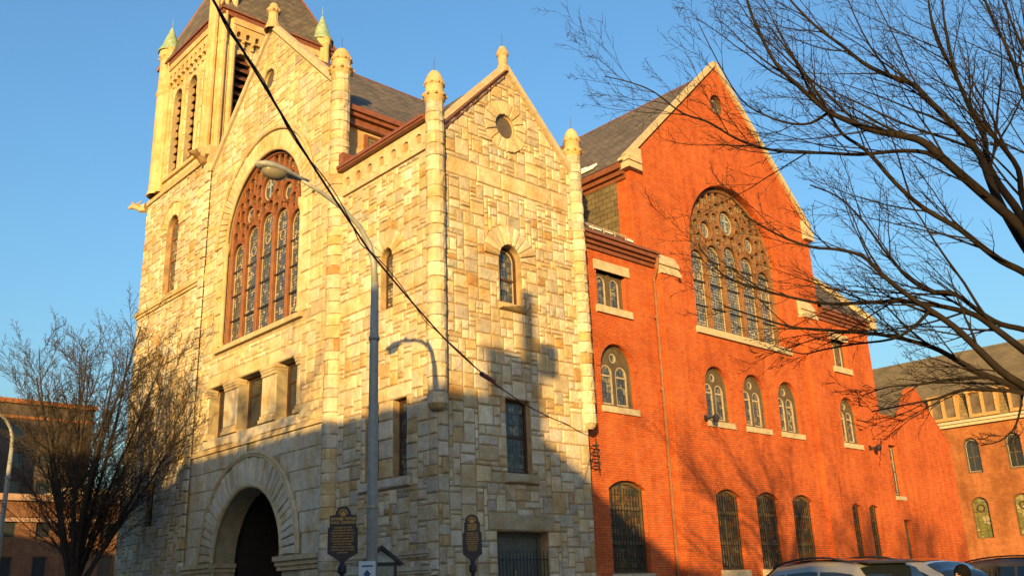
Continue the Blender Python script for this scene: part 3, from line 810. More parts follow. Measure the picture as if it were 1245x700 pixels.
for frm, cs, e0, e1 in ((BF, (16.0, 17.55, 19.1), BY0+.6, BY1-.4), (BS, (1.02, 2.66, 4.30), .5, BX1-.4)):
    for c in [(a+b)/2 for a, b in zip(cs, cs[1:])]+[cs[0]-.76, cs[-1]+.76]:
        x, y, _ = frm(c, 0, .03); mb.lathe(x, y, [(.13, 19.4), (.085, 19.6), (.085, 23.9), (.13, 24.05)], 10, cc)
    # corbel table
    n = int((e1-e0)/.42)
    hs = [clean(arch(e0+.21+(e1-e0-.0)/n*(k+.0)+.0, .12, 24.42, 24.60, 8)) for k in range(n)]
    mb.slab(frm, rect(e0-.1, e1+.1, 24.36, 25.0), [h for h in hs if h[0][0] > e0-.05 and h[1][0] < e1+.05], .03, .16, cc)
    for k in range(n+1):
        u = e0+(e1-e0)/n*k
        mb.ball(frm(u, 24.3, .12), .09, 6, cc); mb.slab(frm, rect(u-.06, u+.06, 24.02, 24.36), [], .03, .11, cc)
    mb.slab(frm, rect(e0-.1, e1+.1, 25.0, 25.3), [], -.1, .22, cc)
mb.slab(BF, rect(BY0+.3, BY1-.1, 19.3, 19.47), [], 0, .14, cc); mb.slab(BS, rect(.3, BX1-.1, 19.3, 19.47), [], 0, .14, cc)
mb.build('corbel_table', M_smooth, belf)
mb = MB()
for frm, cs in ((BF, (16.0, 17.55, 19.1)), (BS, (1.02, 2.66, 4.30))):
    for c in cs:
        for k in range(11):
            z = 19.55+k*.39
            a = frm(c-.45, z, -.17); b = frm(c+.45, z, -.17); e = frm(c+.45, z+.3, -.42); f_ = frm(c-.45, z+.3, -.42); dn = Vector((0, 0, -.035))
            mb.poly([a, b, e, f_]); mb.poly([a+dn, b+dn, e+dn, f_+dn]); mb.poly([a, b, b+dn, a+dn])
        mb.slab(frm, clean(arch(c, .46, 19.5, 23.3, 12)), [clean(arch(c, .42, 19.5, 23.3, 12))], -.34, -.28)
mb.build('louver', M_louv, belf)
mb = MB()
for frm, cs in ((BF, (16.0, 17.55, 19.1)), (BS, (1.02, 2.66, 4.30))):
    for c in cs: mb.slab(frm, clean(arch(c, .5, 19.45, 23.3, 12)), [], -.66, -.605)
mb.build('dark_backing', M_ghost, belf)  # near-black sheet painted as the shade behind the louvers
# eaves and spire
mb = MB(); mb.box((-.12, BY0-.22, 25.3), (BX1+.2, BY1+.25, 25.52)); mb.box((-.2, BY0-.3, 25.522), (BX1+.28, BY1+.33, 25.60)); P(mb, 'cornice', M_copper, label='brown metal cornice round the foot of the spire')
mb = MB(); A = [(-.2, BY0-.3, 25.6), (BX1+.28, BY0-.3, 25.6), (BX1+.28, BY1+.33, 25.6), (-.2, BY1+.33, 25.6)]; ap = (2.55, 17.6, 32.9)
for k in range(4): mb.poly([A[k], A[(k+1) % 4], ap])
spire = P(mb, 'spire', M_slate, label='steep pyramid slate roof of the tower')
mb = MB()
for k in range(4): mb.tube([A[k], ap], .05, 6)
mb.build('hip_flashing', M_copper, spire)
# corner pinnacles of the tower with green copper cones
def pinnacle(cx, cy, rad, z0, zc, cone, label, sides):
    r = random.Random(int(cx*10+cy)); mb = MB(); c = (.54, .44, .27)
    mb.lathe(cx, cy, [(rad*1.15, z0), (rad*1.15, z0+.1), (rad, z0+.22), (rad, 23.9), (rad*1.12, 24.0), (rad*1.12, 24.12), (rad, 24.2), (rad*.96, zc-.5), (rad*1.15, zc-.32), (rad*1.15, zc)], 16, c)
    for (sx, sy) in sides:
        mb.lathe(cx+sx, cy+sy, [(.2, z0), (.2, z0+.1), (.15, z0+.2), (.15, 23.9), (.19, 24.0), (.19, 24.12), (.15, 24.2), (.14, zc-.45), (.2, zc-.3), (.2, zc-.02)], 10, c)
    for k in range(10):
        a = 2*pi*k/10; mb.ball((cx+rad*1.1*cos(a), cy+rad*1.1*sin(a), zc-.32), .07, 6, c)
    p = P(mb, 'pinnacle', M_smooth, label=label)
    mb = MB(); mb.lathe(cx, cy, [(rad*1.30, zc-.02), (rad*1.33, zc+.06), (rad*1.22, zc+.12), (rad*.98, zc+.32), (rad*.42, zc+cone*.72), (rad*.12, zc+cone*.96), (0, zc+cone)], 20)
    mb.tube([(cx, cy, zc+cone-.05), (cx, cy, zc+cone+.5)], .012, 4)
    mb.build('cone', M_copgreen, p)
pinnacle(.12, 20.55, .42, 18.9, 26.35, 1.45, 'left front corner pinnacle of the tower with green cone', [(-.12, -.5), (.5, .1)])
pinnacle(.16, 14.98, .36, 18.95, 29.2, 1.9, 'near corner pinnacle of the tower rising past the spire edge', [(-.18, .62), (-.36, .28), (-.40, -.16), (-.1, -.44), (.32, -.40)])
pinnacle(4.9, 14.72, .42, 24.0, 26.0, 1.45, 'rear corner pinnacle of the tower with green cone', [(.0, -.42)])
pinnacle(5.1, 20.7, .42, 18.9, 26.9, 1.35, 'far hidden corner pinnacle of the tower', [])
# bracket under the near pinnacle and gargoyles
mb = MB(); mb.lathe(.02, 14.9, [(.12, 17.7), (.2, 17.9), (.28, 18.3), (.5, 18.75), (.60, 18.95)], 12, (.50, .42, .29)); mb.build('corbel', M_smooth, tower)
def gargoyle(mb, p, d, c):
    d = Vector(d).normalized(); p = Vector(p)
    mb.tube([p, p+d*.25+Vector((0, 0, -.04)), p+d*.45+Vector((0, 0, .02)), p+d*.62+Vector((0, 0, .10)), p+d*.78+Vector((0, 0, .05)), p+d*.9], [.24, .19, .11, .15, .10, .04], 8, c)
    s = d.cross(Vector((0, 0, 1)))
    for q in (-1, 1):
        mb.tube([p+d*.66+s*q*.1+Vector((0, 0, .15)), p+d*.6+s*q*.17+Vector((0, 0, .28))], [.05, .01], 5, c)
        mb.tube([p+d*.15+s*q*.12, p+d*.3+s*q*.3+Vector((0, 0, .1)), p+d*.05+s*q*.34+Vector((0, 0, .22))], [.08, .05, .02], 5, c)
mb = MB(); gargoyle(mb, (-.1, 21.15, 18.5), (-.5, .62, .06), (.50, .42, .29)); mb.build('gargoyle', M_smooth, tower)
mb = MB()
gargoyle(mb, (-.1, 14.9, 18.45), (-.75, -.1, .12), (.26, .19, .11))
mb.build('gargoyle', M_smooth, tower)

# ---- roofs of the stone part
def roofpart(pts_list, name='roof', mat=M_slate, label=None, parent=church):
    mb = MB()
    for p in pts_list: mb.poly(p)
    return P(mb, name, mat, label=label, parent=parent)
RZ = 21.72
rf = roofpart([[(.3, 5.05, 16.9), (15, 5.05, 16.9), (15, GC, RZ), (.3, GC, RZ)], [(.3, 15.05, 16.9), (15, 15.05, 16.9), (15, GC, RZ), (.3, GC, RZ)]], label='main slate roof behind the front gable')
mb = MB(); mb.tube([(.3, GC, RZ+.0), (15, GC, RZ+.0)], .035, 6); mb.build('ridge_cap', M_copper, rf)
mb = MB(); mb.box((.2, 5.02, 16.62), (9, 5.5, 16.76)); mb.box((.2, 4.92, 16.762), (9, 5.5, 16.95)); mb.box((.2, 5.16, 16.36), (9, 5.5, 16.618)); P(mb, 'cornice', M_copper, label='brown metal cornice of the main roof')
mb = MB(); mb.box((.2, 5.35, 13), (9, 5.9, 16.35), (.5, .42, .28)); P(mb, 'clerestory_wall', M_smooth)
mb = MB(); mb.slab(F_side(5.34), rect(1.25, 3.9, 14.2, 16.15), [], 0, .05); q = P(mb, 'clerestory_panel', M_slatew)
mb = MB(); mb.slab(F_side(5.34), rect(1.13, 4.0, 14.2, 16.2), [rect(1.25, 3.9, 14.25, 16.12)], .0, .09); mb.build('frame', M_copper, q)
rf = roofpart([[(-.05, .1, 14.1), (-.05, 5.4, 14.1), (2.78, 5.4, 16.85), (2.78, .1, 16.85)], [(5.7, .1, 14.0), (5.7, 5.4, 14.0), (2.78, 5.4, 16.85), (2.78, .1, 16.85)]], label='small slate roof of the corner bay')
mb = MB(); mb.box((W-.02, .02, GZ), (W+.0, 5.4, 14.0)); P(mb, 'wall', M_mortar, label='return wall of the stone bay above the brick')

# ================================================================== BRICK PART
YB = .42; YG = .30
BB = F_side(YB); BG = F_side(YG)
def brickwin(fr, kind, uc, hw, v0, vs, rise=.25, label=None, depth=-.22):
    if kind == 'arch': return clean(arch(uc, hw, v0, vs, 16))
    if kind == 'seg': return clean(segarch(uc, hw, v0, vs, rise))
    return rect(uc-hw, uc+hw, v0, vs)
def two_light(fr, uc, hw, v0, vs, d, label):
    """arched frame with two lancet lights and a round light above"""
    out = clean(arch(uc, hw, v0, vs, 16)); q = hw*.36; c1 = uc-hw*.44; c2 = uc+hw*.44; t = vs-.12*hw
    h = [clean(arch(c, q, v0+.1, t-.05, 10)) for c in (c1, c2)]+[circ(uc, vs+hw*.48, hw*.22, 14)]
    mb = MB(); mb.slab(fr, out, h, d, d+.09)
    mb.tube([fr(uc+hw-.04, v0, d+.1)]+arcpts(fr, uc, vs, hw-.04, d+.1, 0, pi, 16)+[fr(uc-hw+.04, v0, d+.1)], .035, 6)
    w = P(mb, 'window', M_frame, label=label)
    mb = MB(); mb.slab(fr, offset(out, .03), [], d+.01, d+.03); mb.build('pane', M_glass3, w)
    mb = MB()
    for c in (c1, c2):
        o = clean(arch(c, q-.01, v0+.11, t-.05, 10)); mb.slab(fr, o, [offset(o, .045)], d+.032, d+.07)
        mb.slab(fr, rect(c-q+.03, c+q-.03, t-.16, t-.10), [], d+.034, d+.065)
    mb.slab(fr, circ(uc, vs+hw*.48, hw*.21, 14), [circ(uc, vs+hw*.48, hw*.15, 14)], d+.032, d+.07)
    for s in (-1, 1):
        a = [fr(uc+s*hw*.25, vs+hw*.78, d+.06), fr(uc+s*hw*.52, vs+hw*.56, d+.06), fr(uc+s*hw*.70, vs+hw*.25, d+.06)]
        mb.tube(a, .014, 5)
    mb.build('beading', M_lead, w)
    mb = MB(); mb.slab(fr, rect(uc-hw-.06, uc+hw+.10, v0-.20, v0-.003), [], -.2, .07); mb.build('sill', M_sand, w)
    return w
def low_win(fr, uc, hw, v0, vs, rise, d, label, nb=9, sill=True):
    out = clean(segarch(uc, hw, v0, vs, rise))
    mb = MB(); mb.slab(fr, out, [offset(out, .09)], d, d+.09)
    for v in (v0+(vs-v0)*.36, v0+(vs-v0)*.77): mb.slab(fr, rect(uc-hw+.05, uc+hw-.05, v-.05, v+.05), [], d+.01, d+.12)
    mb.slab(fr, rect(uc-.03, uc+.03, v0+.05, vs+rise*.8), [], d+.012, d+.06)
    w = P(mb, 'window', M_frame, label=label)
    mb = MB(); mb.slab(fr, offset(out, .05), [], d+.015, d+.035); mb.build('pane', M_glass4, w)
    mb = MB()
    for k in range(nb):
        u = uc-hw+.1+(2*hw-.2)*k/(nb-1); mb.slab(fr, rect(u-.009, u+.009, v0+.05, vs+.02), [], d+.13, d+.15)
    mb.build('grille', M_iron, w)
    if sill: mb = MB(); mb.slab(fr, rect(uc-hw-.1, uc+hw+.1, v0-.22, v0-.003), [], -.2, .07); mb.build('sill', M_sand, w)
    return w
def brick_arch(mb, fr, uc, vs, hw, wid, d, a0=0., a1=pi, n=22, vc=None):
    mb.slab(fr, [(uc+hw*cos(a0+(a1-a0)*i/n), vs+hw*sin(a0+(a1-a0)*i/n)) for i in range(n+1)]+[(uc+(hw+wid)*cos(a1-(a1-a0)*i/n), vs+(hw+wid)*sin(a1-(a1-a0)*i/n)) for i in range(n+1)], [], 0, d)
# west bay wall
bw = [rect(6.93, 8.38, 10.0, 11.22), clean(arch(7.66, .80, 6.72, 7.98, 16)), clean(segarch(7.74, .87, 1.7, 4.2, .26))]
mb = MB(); mb.slab(BB, [(5.62, GZ), (9.98, GZ), (9.98, 12.1), (5.62, 12.1)], bw, 0, 0)
for h in bw: mb.reveal(BB, h, 0, -.3)
brick_arch(mb, BB, 7.66, 7.98, .82, .22, .03)
P(mb, 'wall', M_brick, label='red brick wall beside the stone bay')
mb = MB(); mb.slab(BB, rect(6.82, 8.55, 11.22, 11.55), [], -.2, .06); P(mb, 'lintel', M_sand); mb = MB(); mb.slab(BB, rect(6.82, 8.55, 9.76, 9.997), [], -.2, .09); P(mb, 'sill', M_sand)
def pairrect(fr, r4, d, label):
    (u0, v0), (u1, _), (_, v1) = r4[0], r4[1], r4[2]; m = (u0+u1)/2; g = (u1-u0)
    hs = [clean(arch(u0+g*.27, g*.15, v0+.1, v1-.12-g*.15, 10)), clean(arch(u0+g*.73, g*.15, v0+.1, v1-.12-g*.15, 10))]
    mb = MB(); mb.slab(fr, r4, hs, d, d+.08); mb.slab(fr, rect(m-.05, m+.05, v0, v1), [], d+.081, d+.13)
    w = P(mb, 'window', M_frame, label=label)
    mb = MB(); mb.slab(fr, offset(r4, .03), [], d+.01, d+.03); mb.build('pane', M_glass3, w)
    mb = MB()
    for h in hs: mb.slab(fr, offset(h, .004), [offset(h, .035)], d+.032, d+.07)
    mb.build('beading', M_lead, w); return w
pairrect(BB, bw[0], -.26, 'square two-light window under the brick bay cornice')
two_light(BB, 7.66, .80, 6.72, 7.98, -.26, 'arched two-light window beside the stone bay')
low_win(BB, 7.74, .87, 1.7, 4.2, .26, -.26, 'wide barred window low in the wall beside the stone bay', 12)
# cornices
def cornice(x0, x1, z, y, label):
    mb = MB()
    for (a, b, d) in ((-.28, -.14, .08), (-.138, -.02, .18), (-.018, .12, .30), (.122, .20, .38)):
        mb.box((x0, y-d, z+a), (x1, y, z+b))
    P(mb, 'cornice', M_copper, label=label)
cornice(5.98, 9.93, 12.15, YB, 'brown cornice over the brick beside the stone bay')
# lean-to roof of the bay, with snow guards
lr = roofpart([[(5.75, YB-.36, 12.32), (9.9, YB-.36, 12.32), (8.95, 3.6, 15.0), (5.75, 3.6, 15.0)], [(9.9, YB-.36, 12.32), (9.98, .5, 12.32), (8.95, 3.6, 15.0)]], label='small lean-to slate roof over the brick bay')
mb = MB()
for k in range(2):
    y = .45+.25*k; z = 12.32+(y-.06)*.757+.12
    mb.tube([(6.3, y, z), (9.2, y, z)], .018, 5)
for k in range(6): x = 6.4+k*.55; mb.tube([(x, .45, 12.6), (x, .45, 12.78)], .015, 4)
mb.build('snow_guard', M_lead, lr)
mb = MB()
for (x, y, a, b) in ((7.0, .55, .5, .1), (7.9, .7, .35, .09), (8.7, .4, .28, .08)):
    z = 12.32+(y-.06)*.757+.03; mb.obox((x, y, z), (a, 0, 0), (0, b, b*.757), (0, 0, .05))
mb.build('snow', M_snow, lr)
# gable wall
GXC, GZA, GSB = 14.98, 21.75, .985
big_s = clean(arch(14.98, 2.9, 10.1, 13.35, 36)); ocb = circ(14.9, 19.95, .46)
aw = [(12.86, .72), (15.2, .72), (17.5, .72)]
awo = [clean(arch(c, h, 6.72, 8.0, 16)) for c, h in aw]
lwc = [(12.85, .72), (15.25, .72), (17.6, .72)]
lwo = [clean(segarch(c, h, 1.75, 4.17, .24)) for c, h in lwc]
outer = [(9.95, GZ), (20.1, GZ), (20.1, 12.0), (20.78, 12.0), (20.78, GZA-GSB*(20.78-GXC)), (GXC, GZA), (8.95, GZA-GSB*(GXC-8.95)), (8.95, 12.1), (9.95, 12.1)]
mb = MB(); mb.slab(BG, outer, lwo+awo+[big_s, ocb], 0, 0)
for h in lwo+awo: mb.reveal(BG, h, 0, -.3)
mb.reveal(BG, big_s, 0, -.5); mb.reveal(BG, ocb, 0, -.3)
for c, h in aw: brick_arch(mb, BG, c, 8.0, h+.02, .2, .025)
brick_arch(mb, BG, 14.98, 13.35, 2.92, .35, .03, n=40)
mb.poly([(9.95, YG, GZ), (9.95, YB, GZ), (9.95, YB, 12.1), (9.95, YG, 12.1)]); mb.poly([(20.1, YG, GZ), (20.1, YB, GZ), (20.1, YB, 12.), (20.1, YG, 12.)])
mb.poly([(8.95, YG, 12.0), (8.95, .95, 12.0), (8.95, .95, 15.9), (8.95, YG, 15.9)])
P(mb, 'wall', M_brick, label='red brick gable wall with the great arched window')
tracery(BG, 14.98, 10.1, 13.35, 2.86, M_tan, M_glass2, -.42, 'great arched stained-glass window with tan tracery in the brick gable')
mb = MB(); mb.slab(BG, rect(11.95, 18.1, 9.86, 10.1), [], -.4, .10); P(mb, 'sill', M_sand, label='long pale sill under the great brick gable window')
nm = ('left', 'middle', 'right')
for i, (c, h) in enumerate(aw): two_light(BG, c, h, 6.72, 8.0, -.26, nm[i]+' arched two-light window of three under the great brick gable window')
for i, (c, h) in enumerate(lwc): low_win(BG, c, h, 1.75, 4.17, .24, -.26, nm[i]+' barred window of three low in the brick gable wall', 10)
mb = MB(); mb.slab(BG, circ(14.9, 19.95, .46), [circ(14.9, 19.95, .38)], -.25, -.12); wf = P(mb, 'window', M_frame, label='round window at the top of the brick gable')
mb = MB(); mb.slab(BG, circ(14.9, 19.95, .42), [], -.23, -.2); mb.build('pane', M_glass3, wf)
# copings and kneelers
coping('coping', BG, (8.75, GZA-GSB*(GXC-8.75)+.12), (GXC, GZA+.14), .20, -.10, .10, M_sand, 12)
coping('coping', BG, (20.95, GZA-GSB*(20.95-GXC)+.12), (GXC, GZA+.14), .20, -.10, .10, M_sand, 12)
mb = MB()
mb.slab(BG, [(8.72, 15.35), (9.45, 15.35), (9.45, 16.2), (9.2, 16.2), (8.72, 15.8)], [], -.3, .17); mb.slab(BG, [(8.66, 15.6), (9.4, 15.6), (9.4, 15.75), (8.66, 15.75)], [], -.29, .22)
P(mb, 'kneeler', M_sand)
mb = MB(); mb.slab(BG, [(20.3, 15.35), (21.0, 15.35), (21.0, 15.8), (20.5, 16.2), (20.3, 16.2)], [], -.3, .17); P(mb, 'kneeler', M_sand)
# buttresses with stone weatherings
for (a, b, s) in ((9.95, 10.92, 1), (19.15, 20.1, -1)):
    mb = MB(); mb.box((a, YG-.20, GZ), (b, YG-.003, 11.62)); bt = P(mb, 'buttress', M_brick, label='brick buttress at the '+('left' if s == 1 else 'right')+' edge of the brick gable')
    mb = MB()
    pts = [(YG-.27, 11.62), (YG-.27, 11.72), (YG-.12, 11.98), (YG-.2, 11.98), (YG-.2, 12.08), (YG-.003, 12.42), (YG-.003, 11.62)]
    A = [mb.vert((a-.04, y, z)) for y, z in pts]; B = [mb.vert((b+.1, y, z)) for y, z in pts]
    for i in range(len(pts)): j = (i+1) % len(pts); mb.face([A[i], A[j], B[j], B[i]])
    mb.face(A); mb.face(B[::-1]); mb.build('weathering', M_sand, bt)
# drainpipe
mb = MB(); mb.tube([(9.72, .02, 12.1), (9.74, .1, 11.75), (9.76, .28, 11.4), (9.76, .32, GZ)], .055, 8)
for z in (10, 7.5, 5, 2.6): mb.tube([(9.76, .32, z), (9.76, .32, z+.1)], .075, 8)
P(mb, 'drainpipe', plain('copper_pipe', (.22, .09, .04), .5, .4), smooth=False)
# slate-hung side wall and eaves of the brick gable roof
mb = MB(); mb.box((8.9, .96, 12.3), (9.2, 12, 15.3)); P(mb, 'clerestory_wall', M_slatew, label='slate-hung wall under the brick gable roof')
mb = MB()
for (a, b, d) in ((15.05, 15.2, .08), (15.202, 15.38, .2), (15.382, 15.62, .34)): mb.box((8.95-d, .5, a), (9.1, 12, b))
P(mb, 'cornice', M_copper, label='brown cornice under the eaves of the brick gable roof')
rz = 21.62
rf = roofpart([[(8.58, .32, 15.6), (8.58, 22, 15.6), (GXC, 22, rz), (GXC, .32, rz)], [(21.3, .32, 15.6), (21.3, 22, 15.6), (GXC, 22, rz), (GXC, .32, rz)]], label='slate roof behind the brick gable')
mb = MB(); mb.tube([(GXC, .4, rz), (GXC, 22, rz)], .035, 6); mb.build('ridge_cap', M_copper, rf)
mb = MB(); mb.obox((8.9, 2.0, 15.97), (.28, 0, .28*.94), (0, 1.5, 0), (-.03, 0, .05)); mb.obox((9.1, 2.6, 16.17), (.18, 0, .18*.94), (0, 1.2, 0), (-.03, 0, .05)); mb.build('snow', M_snow, rf)
# east wing
ww = [rect(21.75, 22.95, 9.95, 11.15), clean(arch(22.33, .68, 6.7, 7.98, 16)), clean(segarch(21.85, .36, 1.9, 4.12, .12)), clean(segarch(23.3, .40, 1.9, 4.12, .12))]
mb = MB(); mb.slab(BB, [(20.1, GZ), (25.1, GZ), (25.1, 12.1), (20.1, 12.1)], ww, 0, 0)
for h in ww: mb.reveal(BB, h, 0, -.3)
brick_arch(mb, BB, 22.33, 7.98, .70, .2, .025)
mb.poly([(25.1, YB, GZ), (25.1, 14, GZ), (25.1, 14, 16), (25.1, 4, 16), (25.1, YB, 12.1)])
P(mb, 'wall', M_brick, label='red brick wing wall right of the great gable')
pairrect(BB, ww[0], -.26, 'square two-light window under the right wing cornice')
two_light(BB, 22.33, .68, 6.7, 7.98, -.26, 'single arched two-light window in the right wing')
low_win(BB, 21.85, .36, 1.9, 4.12, .12, -.26, 'left of the two narrow low windows in the right wing', 4, False)
low_win(BB, 23.3, .40, 1.9, 4.12, .12, -.26, 'right of the two narrow low windows in the right wing', 4, False)
mb = MB(); mb.slab(BB, rect(21.6, 23.1, 11.15, 11.45), [], -.2, .06); P(mb, 'lintel', M_sand); mb = MB(); mb.slab(BB, rect(21.6, 23.1, 9.7, 9.947), [], -.2, .09); P(mb, 'sill', M_sand)
cornice(20.8, 25.12, 12.15, YB, 'brown cornice of the right wing')
roofpart([[(20.78, YB-.36, 12.34), (25.0, YB-.36, 12.34), (25.0, 3.4, 15.9), (20.78, 3.4, 15.9)]], label='lean-to slate roof of the right wing')
mb = MB(); mb.obox((24.85, YB-.42, 12.30), (.34, 0, 0), (0, 3.6, 3.7), (0, -.12, .17)); mb.obox((24.85, YB-.46, 12.0), (.36, 0, 0), (0, .3, 0), (0, 0, .42)); P(mb, 'coping', M_sand)
# security lanterns on the brick
for (x, y, z) in ((12.0, YG, 6.75), (23.75, YB, 6.62)):
    mb = MB(); mb.tube([(x, y, z), (x+.05, y-.25, z+.03)], .03, 6); mb.lathe(x+.08, y-.36, [(.02, z+.14), (.09, z+.1), (.12, z-.02), (.09, z-.14), (0, z-.15)], 10)
    mb.box((x-.1, y-.06, z-.08), (x+.03, y-.003, z+.12)); P(mb, 'flood_lamp', M_iron, label='black security lamp on the brick')
# cable bracket at the stone and brick joint
mb = MB()
for k in range(4): mb.tube([(5.95, YB, 5.35-.2*k), (6.15+.03*k, YB-.28, 5.38-.2*k), (5.9, YB-.34, 5.36-.2*k)], .018, 5); mb.ball((6.16, YB-.3, 5.38-.2*k), .05, 6)
mb.tube([(6.1, YB-.3, 5.6), (6.2, YB-.28, 4.6)], .02, 5); P(mb, 'cable_bracket', M_iron)
# hidden bodies so the church is closed
mb = MB(); mb.box((.6, 14.0, GZ), (24.9, 14.4, 12)); mb.box((20.7, .6, 12.1), (21.0, 14, 15.6)); P(mb, 'wall', M_brick, label='rear wall of the church')

# ================================================================== BRICK ANNEX
annex = empty('brick_annex', (25.1, .55, GZ), 'low red brick annex with small stepped gable, right of the church wing', 'annex')
AF = lambda u, v, d: Vector((u-25.1, -d, v-GZ))
ao = [rect(25.75, 26.5, 4.72, 6.95), rect(26.1, 26.8, -.1, 3.72)]
mb = MB(); mb.slab(AF, [(25.1, GZ), (32.2, GZ), (32.2, 7.4), (29.25, 9.85), (27.75, 8.12), (25.1, 8.22)], ao, -.35, 0)
for k in range(0): pass
mb.box((0, .36, 0), (7.1, 7, 7.4)); mb.build('wall', M_brick, annex)
for o_, lb in ((ao[0], 'narrow upper window of the annex'),):
    sash(AF, o_, -.25, M_frame, M_glass3, bars_h=(5.8,), bead=True, parent=annex, label=lb)
mb = MB(); mb.slab(AF, rect(25.7, 26.6, 4.55, 4.717), [], -.1, .06); mb.build('sill', M_sand, annex)
mb = MB(); mb.slab(AF, ao[1], [rect(26.2, 26.7, -.1, 2.3), rect(26.2, 26.7, 2.45, 3.6)], -.3, -.2); mb.slab(AF, rect(26.18, 26.72, -.1, 3.6), [], -.28, -.25); mb.build('door', M_frame, annex)
mb = MB(); mb.slab(AF, [(27.7, 8.2), (29.25, 9.95), (29.25, 9.86), (27.76, 8.12)], [], -.5, .03); mb.slab(AF, [(32.25, 7.4), (29.25, 9.95), (29.25, 9.86), (32.2, 7.36)], [], -.5, .03); mb.slab(AF, rect(25.1, 27.6, 8.2, 8.28), [], -.36, .03); mb.build('coping', M_brick, annex)
mb = MB(); mb.poly([(2.6, .3, 8.2), (2.6, 7, 8.2), (4.15, 7, 9.9), (4.15, .3, 9.9)]); mb.poly([(7.2, .3, 7.5), (7.2, 7, 7.5), (4.15, 7, 9.9), (4.15, .3, 9.9)]); mb.build('roof', M_slate, annex)

# ================================================================== FAR BUILDING at x=50, facing west
fx = 50.
far = empty('parish_building', (fx, 0, GZ), 'long orange brick building with dormered slate roof at the far right', 'building')
FF = lambda u, v, d: Vector((-d, u, v-GZ))
mb = MB(); rows = []
ys = [6.55-2.64*k for k in range(-3, 9)]
hs = []
for y in ys:
    hs.append(clean(arch(y, .50, 7.75, 9.55, 12))); hs.append(clean(arch(y+.12, .55, 3.6, 5.65, 12)))
mb.slab(FF, rect(-18, 16, GZ, 11.0), hs, 0, 0)
for h in hs: mb.reveal(FF, h, 0, -.25)
for y in ys: brick_arch(mb, FF, y, 9.55, .52, .2, .03); brick_arch(mb, FF, y+.12, 5.65, .57, .22, .03)
mb.poly([(0, -18, 0), (14, -18, 0), (14, -18, 11.2), (7, -18, 16), (0, -18, 11.2)]); mb.poly([(0, 16, 0), (14, 16, 0), (14, 16, 11.2), (7, 16, 16), (0, 16, 11.2)])
mb.build('wall', M_brickf, far)
for y in ys[2:8]:
    w = sash(FF, clean(arch(y, .50, 7.75, 9.55, 12)), -.22, M_frame, M_plain_glass, bars_v=(y,), bars_h=(8.8,), fw_=.07, parent=far, bead=True)
    w = sash(FF, clean(arch(y+.12, .55, 3.6, 5.65, 12)), -.22, M_frame, M_glass5, fw_=.07, parent=far)
    mb = MB(); mb.slab(FF, circ(y+.12, 5.5, .26, 16), [circ(y+.12, 5.5, .19, 16)], -.17, -.14); mb.build('ring', M_wood, w)
mb = MB(); mb.box((-.45, -18, 11.2), (.1, 16, 11.36)); mb.box((-.3, -18, 11.0), (.1, 16, 11.198)); mb.build('gutter', plain('pale_gutter', (.50, .42, .30), .6), far)
mb = MB(); mb.poly([(.0, -18, 11.3), (.0, 16, 11.3), (.6, 16, 13.3), (.6, -18, 13.3)]); mb.poly([(.35, -18, 13.25), (.35, 16, 13.25), (7, 16, 17.6), (7, -18, 17.6)]); mb.poly([(14, -18, 13), (14, 16, 13), (7, 16, 17.6), (7, -18, 17.6)])
rf = mb.build('roof', mat_slate('old_shingle', (.22, .165, .08), (.16, .125, .065), .4, .25), far)
M_blind = plain('dormer_glass_with_blinds', (.16, .12, .08), .2, .6, var=.5, scale=1.5)
dormer_m = plain('dormer_paint', (.48, .26, .10), .6)
for k in range(8):
    y = 7.9-2.6*k
    mb = MB(); mb.box((-.05, y-.95, 11.5), (.7, y+.95, 11.7)); mb.box((-.05, y-.95, 11.7), (.7, y-.78, 13.1)); mb.box((-.05, y+.78, 11.7), (.7, y+.95, 13.1)); mb.box((-.05, y-.1, 11.7), (.1, y+.1, 13.1)); mb.box((-.12, y-1.0, 13.1), (.9, y+1.0, 13.25))
    d = mb.build('dormer', dormer_m, far); mb = MB(); mb.box((.05, y-.8, 11.68), (.08, y+.8, 13.12)); mb.build('pane', M_blind, d)

# ================================================================== GROUND
def struct(mb, name, mat):
    o = mb.build(name, mat); o['kind'] = 'structure'; return o
t = NT('asphalt', .9, .2); p = t.pos()
t.col(t.mix((.085, .08, .072), t.ramp(t.noise(p, .35, 6), [(.3, (.75, .75, .75)), (.7, (1.2, 1.2, 1.2))]), 1.)); t.bump(t.noise(p, 60, 3), .01, .6)
M_asph = t.m
t = NT('concrete_paving', .9, .2); b = t.add('ShaderNodeTexBrick', offset=0.); t.link(t.uv(), b.inputs['Vector']); b.inputs['Scale'].default_value = 1.; b.inputs['Brick Width'].default_value = 1.5; b.inputs['Row Height'].default_value = 1.5; b.inputs['Mortar Size'].default_value = .012
b.inputs['Color1'].default_value = (.46, .43, .38, 1); b.inputs['Color2'].default_value = (.40, .375, .335, 1); b.inputs['Mortar'].default_value = (.1, .095, .09, 1)
t.col(t.mix(b.outputs['Color'], t.ramp(t.noise(t.pos(), 1.3, 6), [(.3, (.8, .8, .8)), (.7, (1.1, 1.1, 1.1))]), 1.)); M_pave = t.m
mb = MB(); mb.poly([(-900, -900, GZ), (1200, -900, GZ), (1200, 1200, GZ), (-900, 1200, GZ)]); struct(mb, 'ground', M_asph)
mb = MB()
mb.box((-4.8, -5.4, GZ-.1), (34, .0, -.0)); mb.box((-4.8, 0.002, GZ-.1), (-.0, 58, -.001)); mb.box((44, -30, GZ-.1), (49.9, 60, 0)); mb.box((-24, -60, GZ-.1), (-13.2, 60, 0))
struct(mb, 'pavement', M_pave)
M_paint = plain('road_paint', (.7, .7, .66), .7, var=.3, scale=8)
mb = MB()
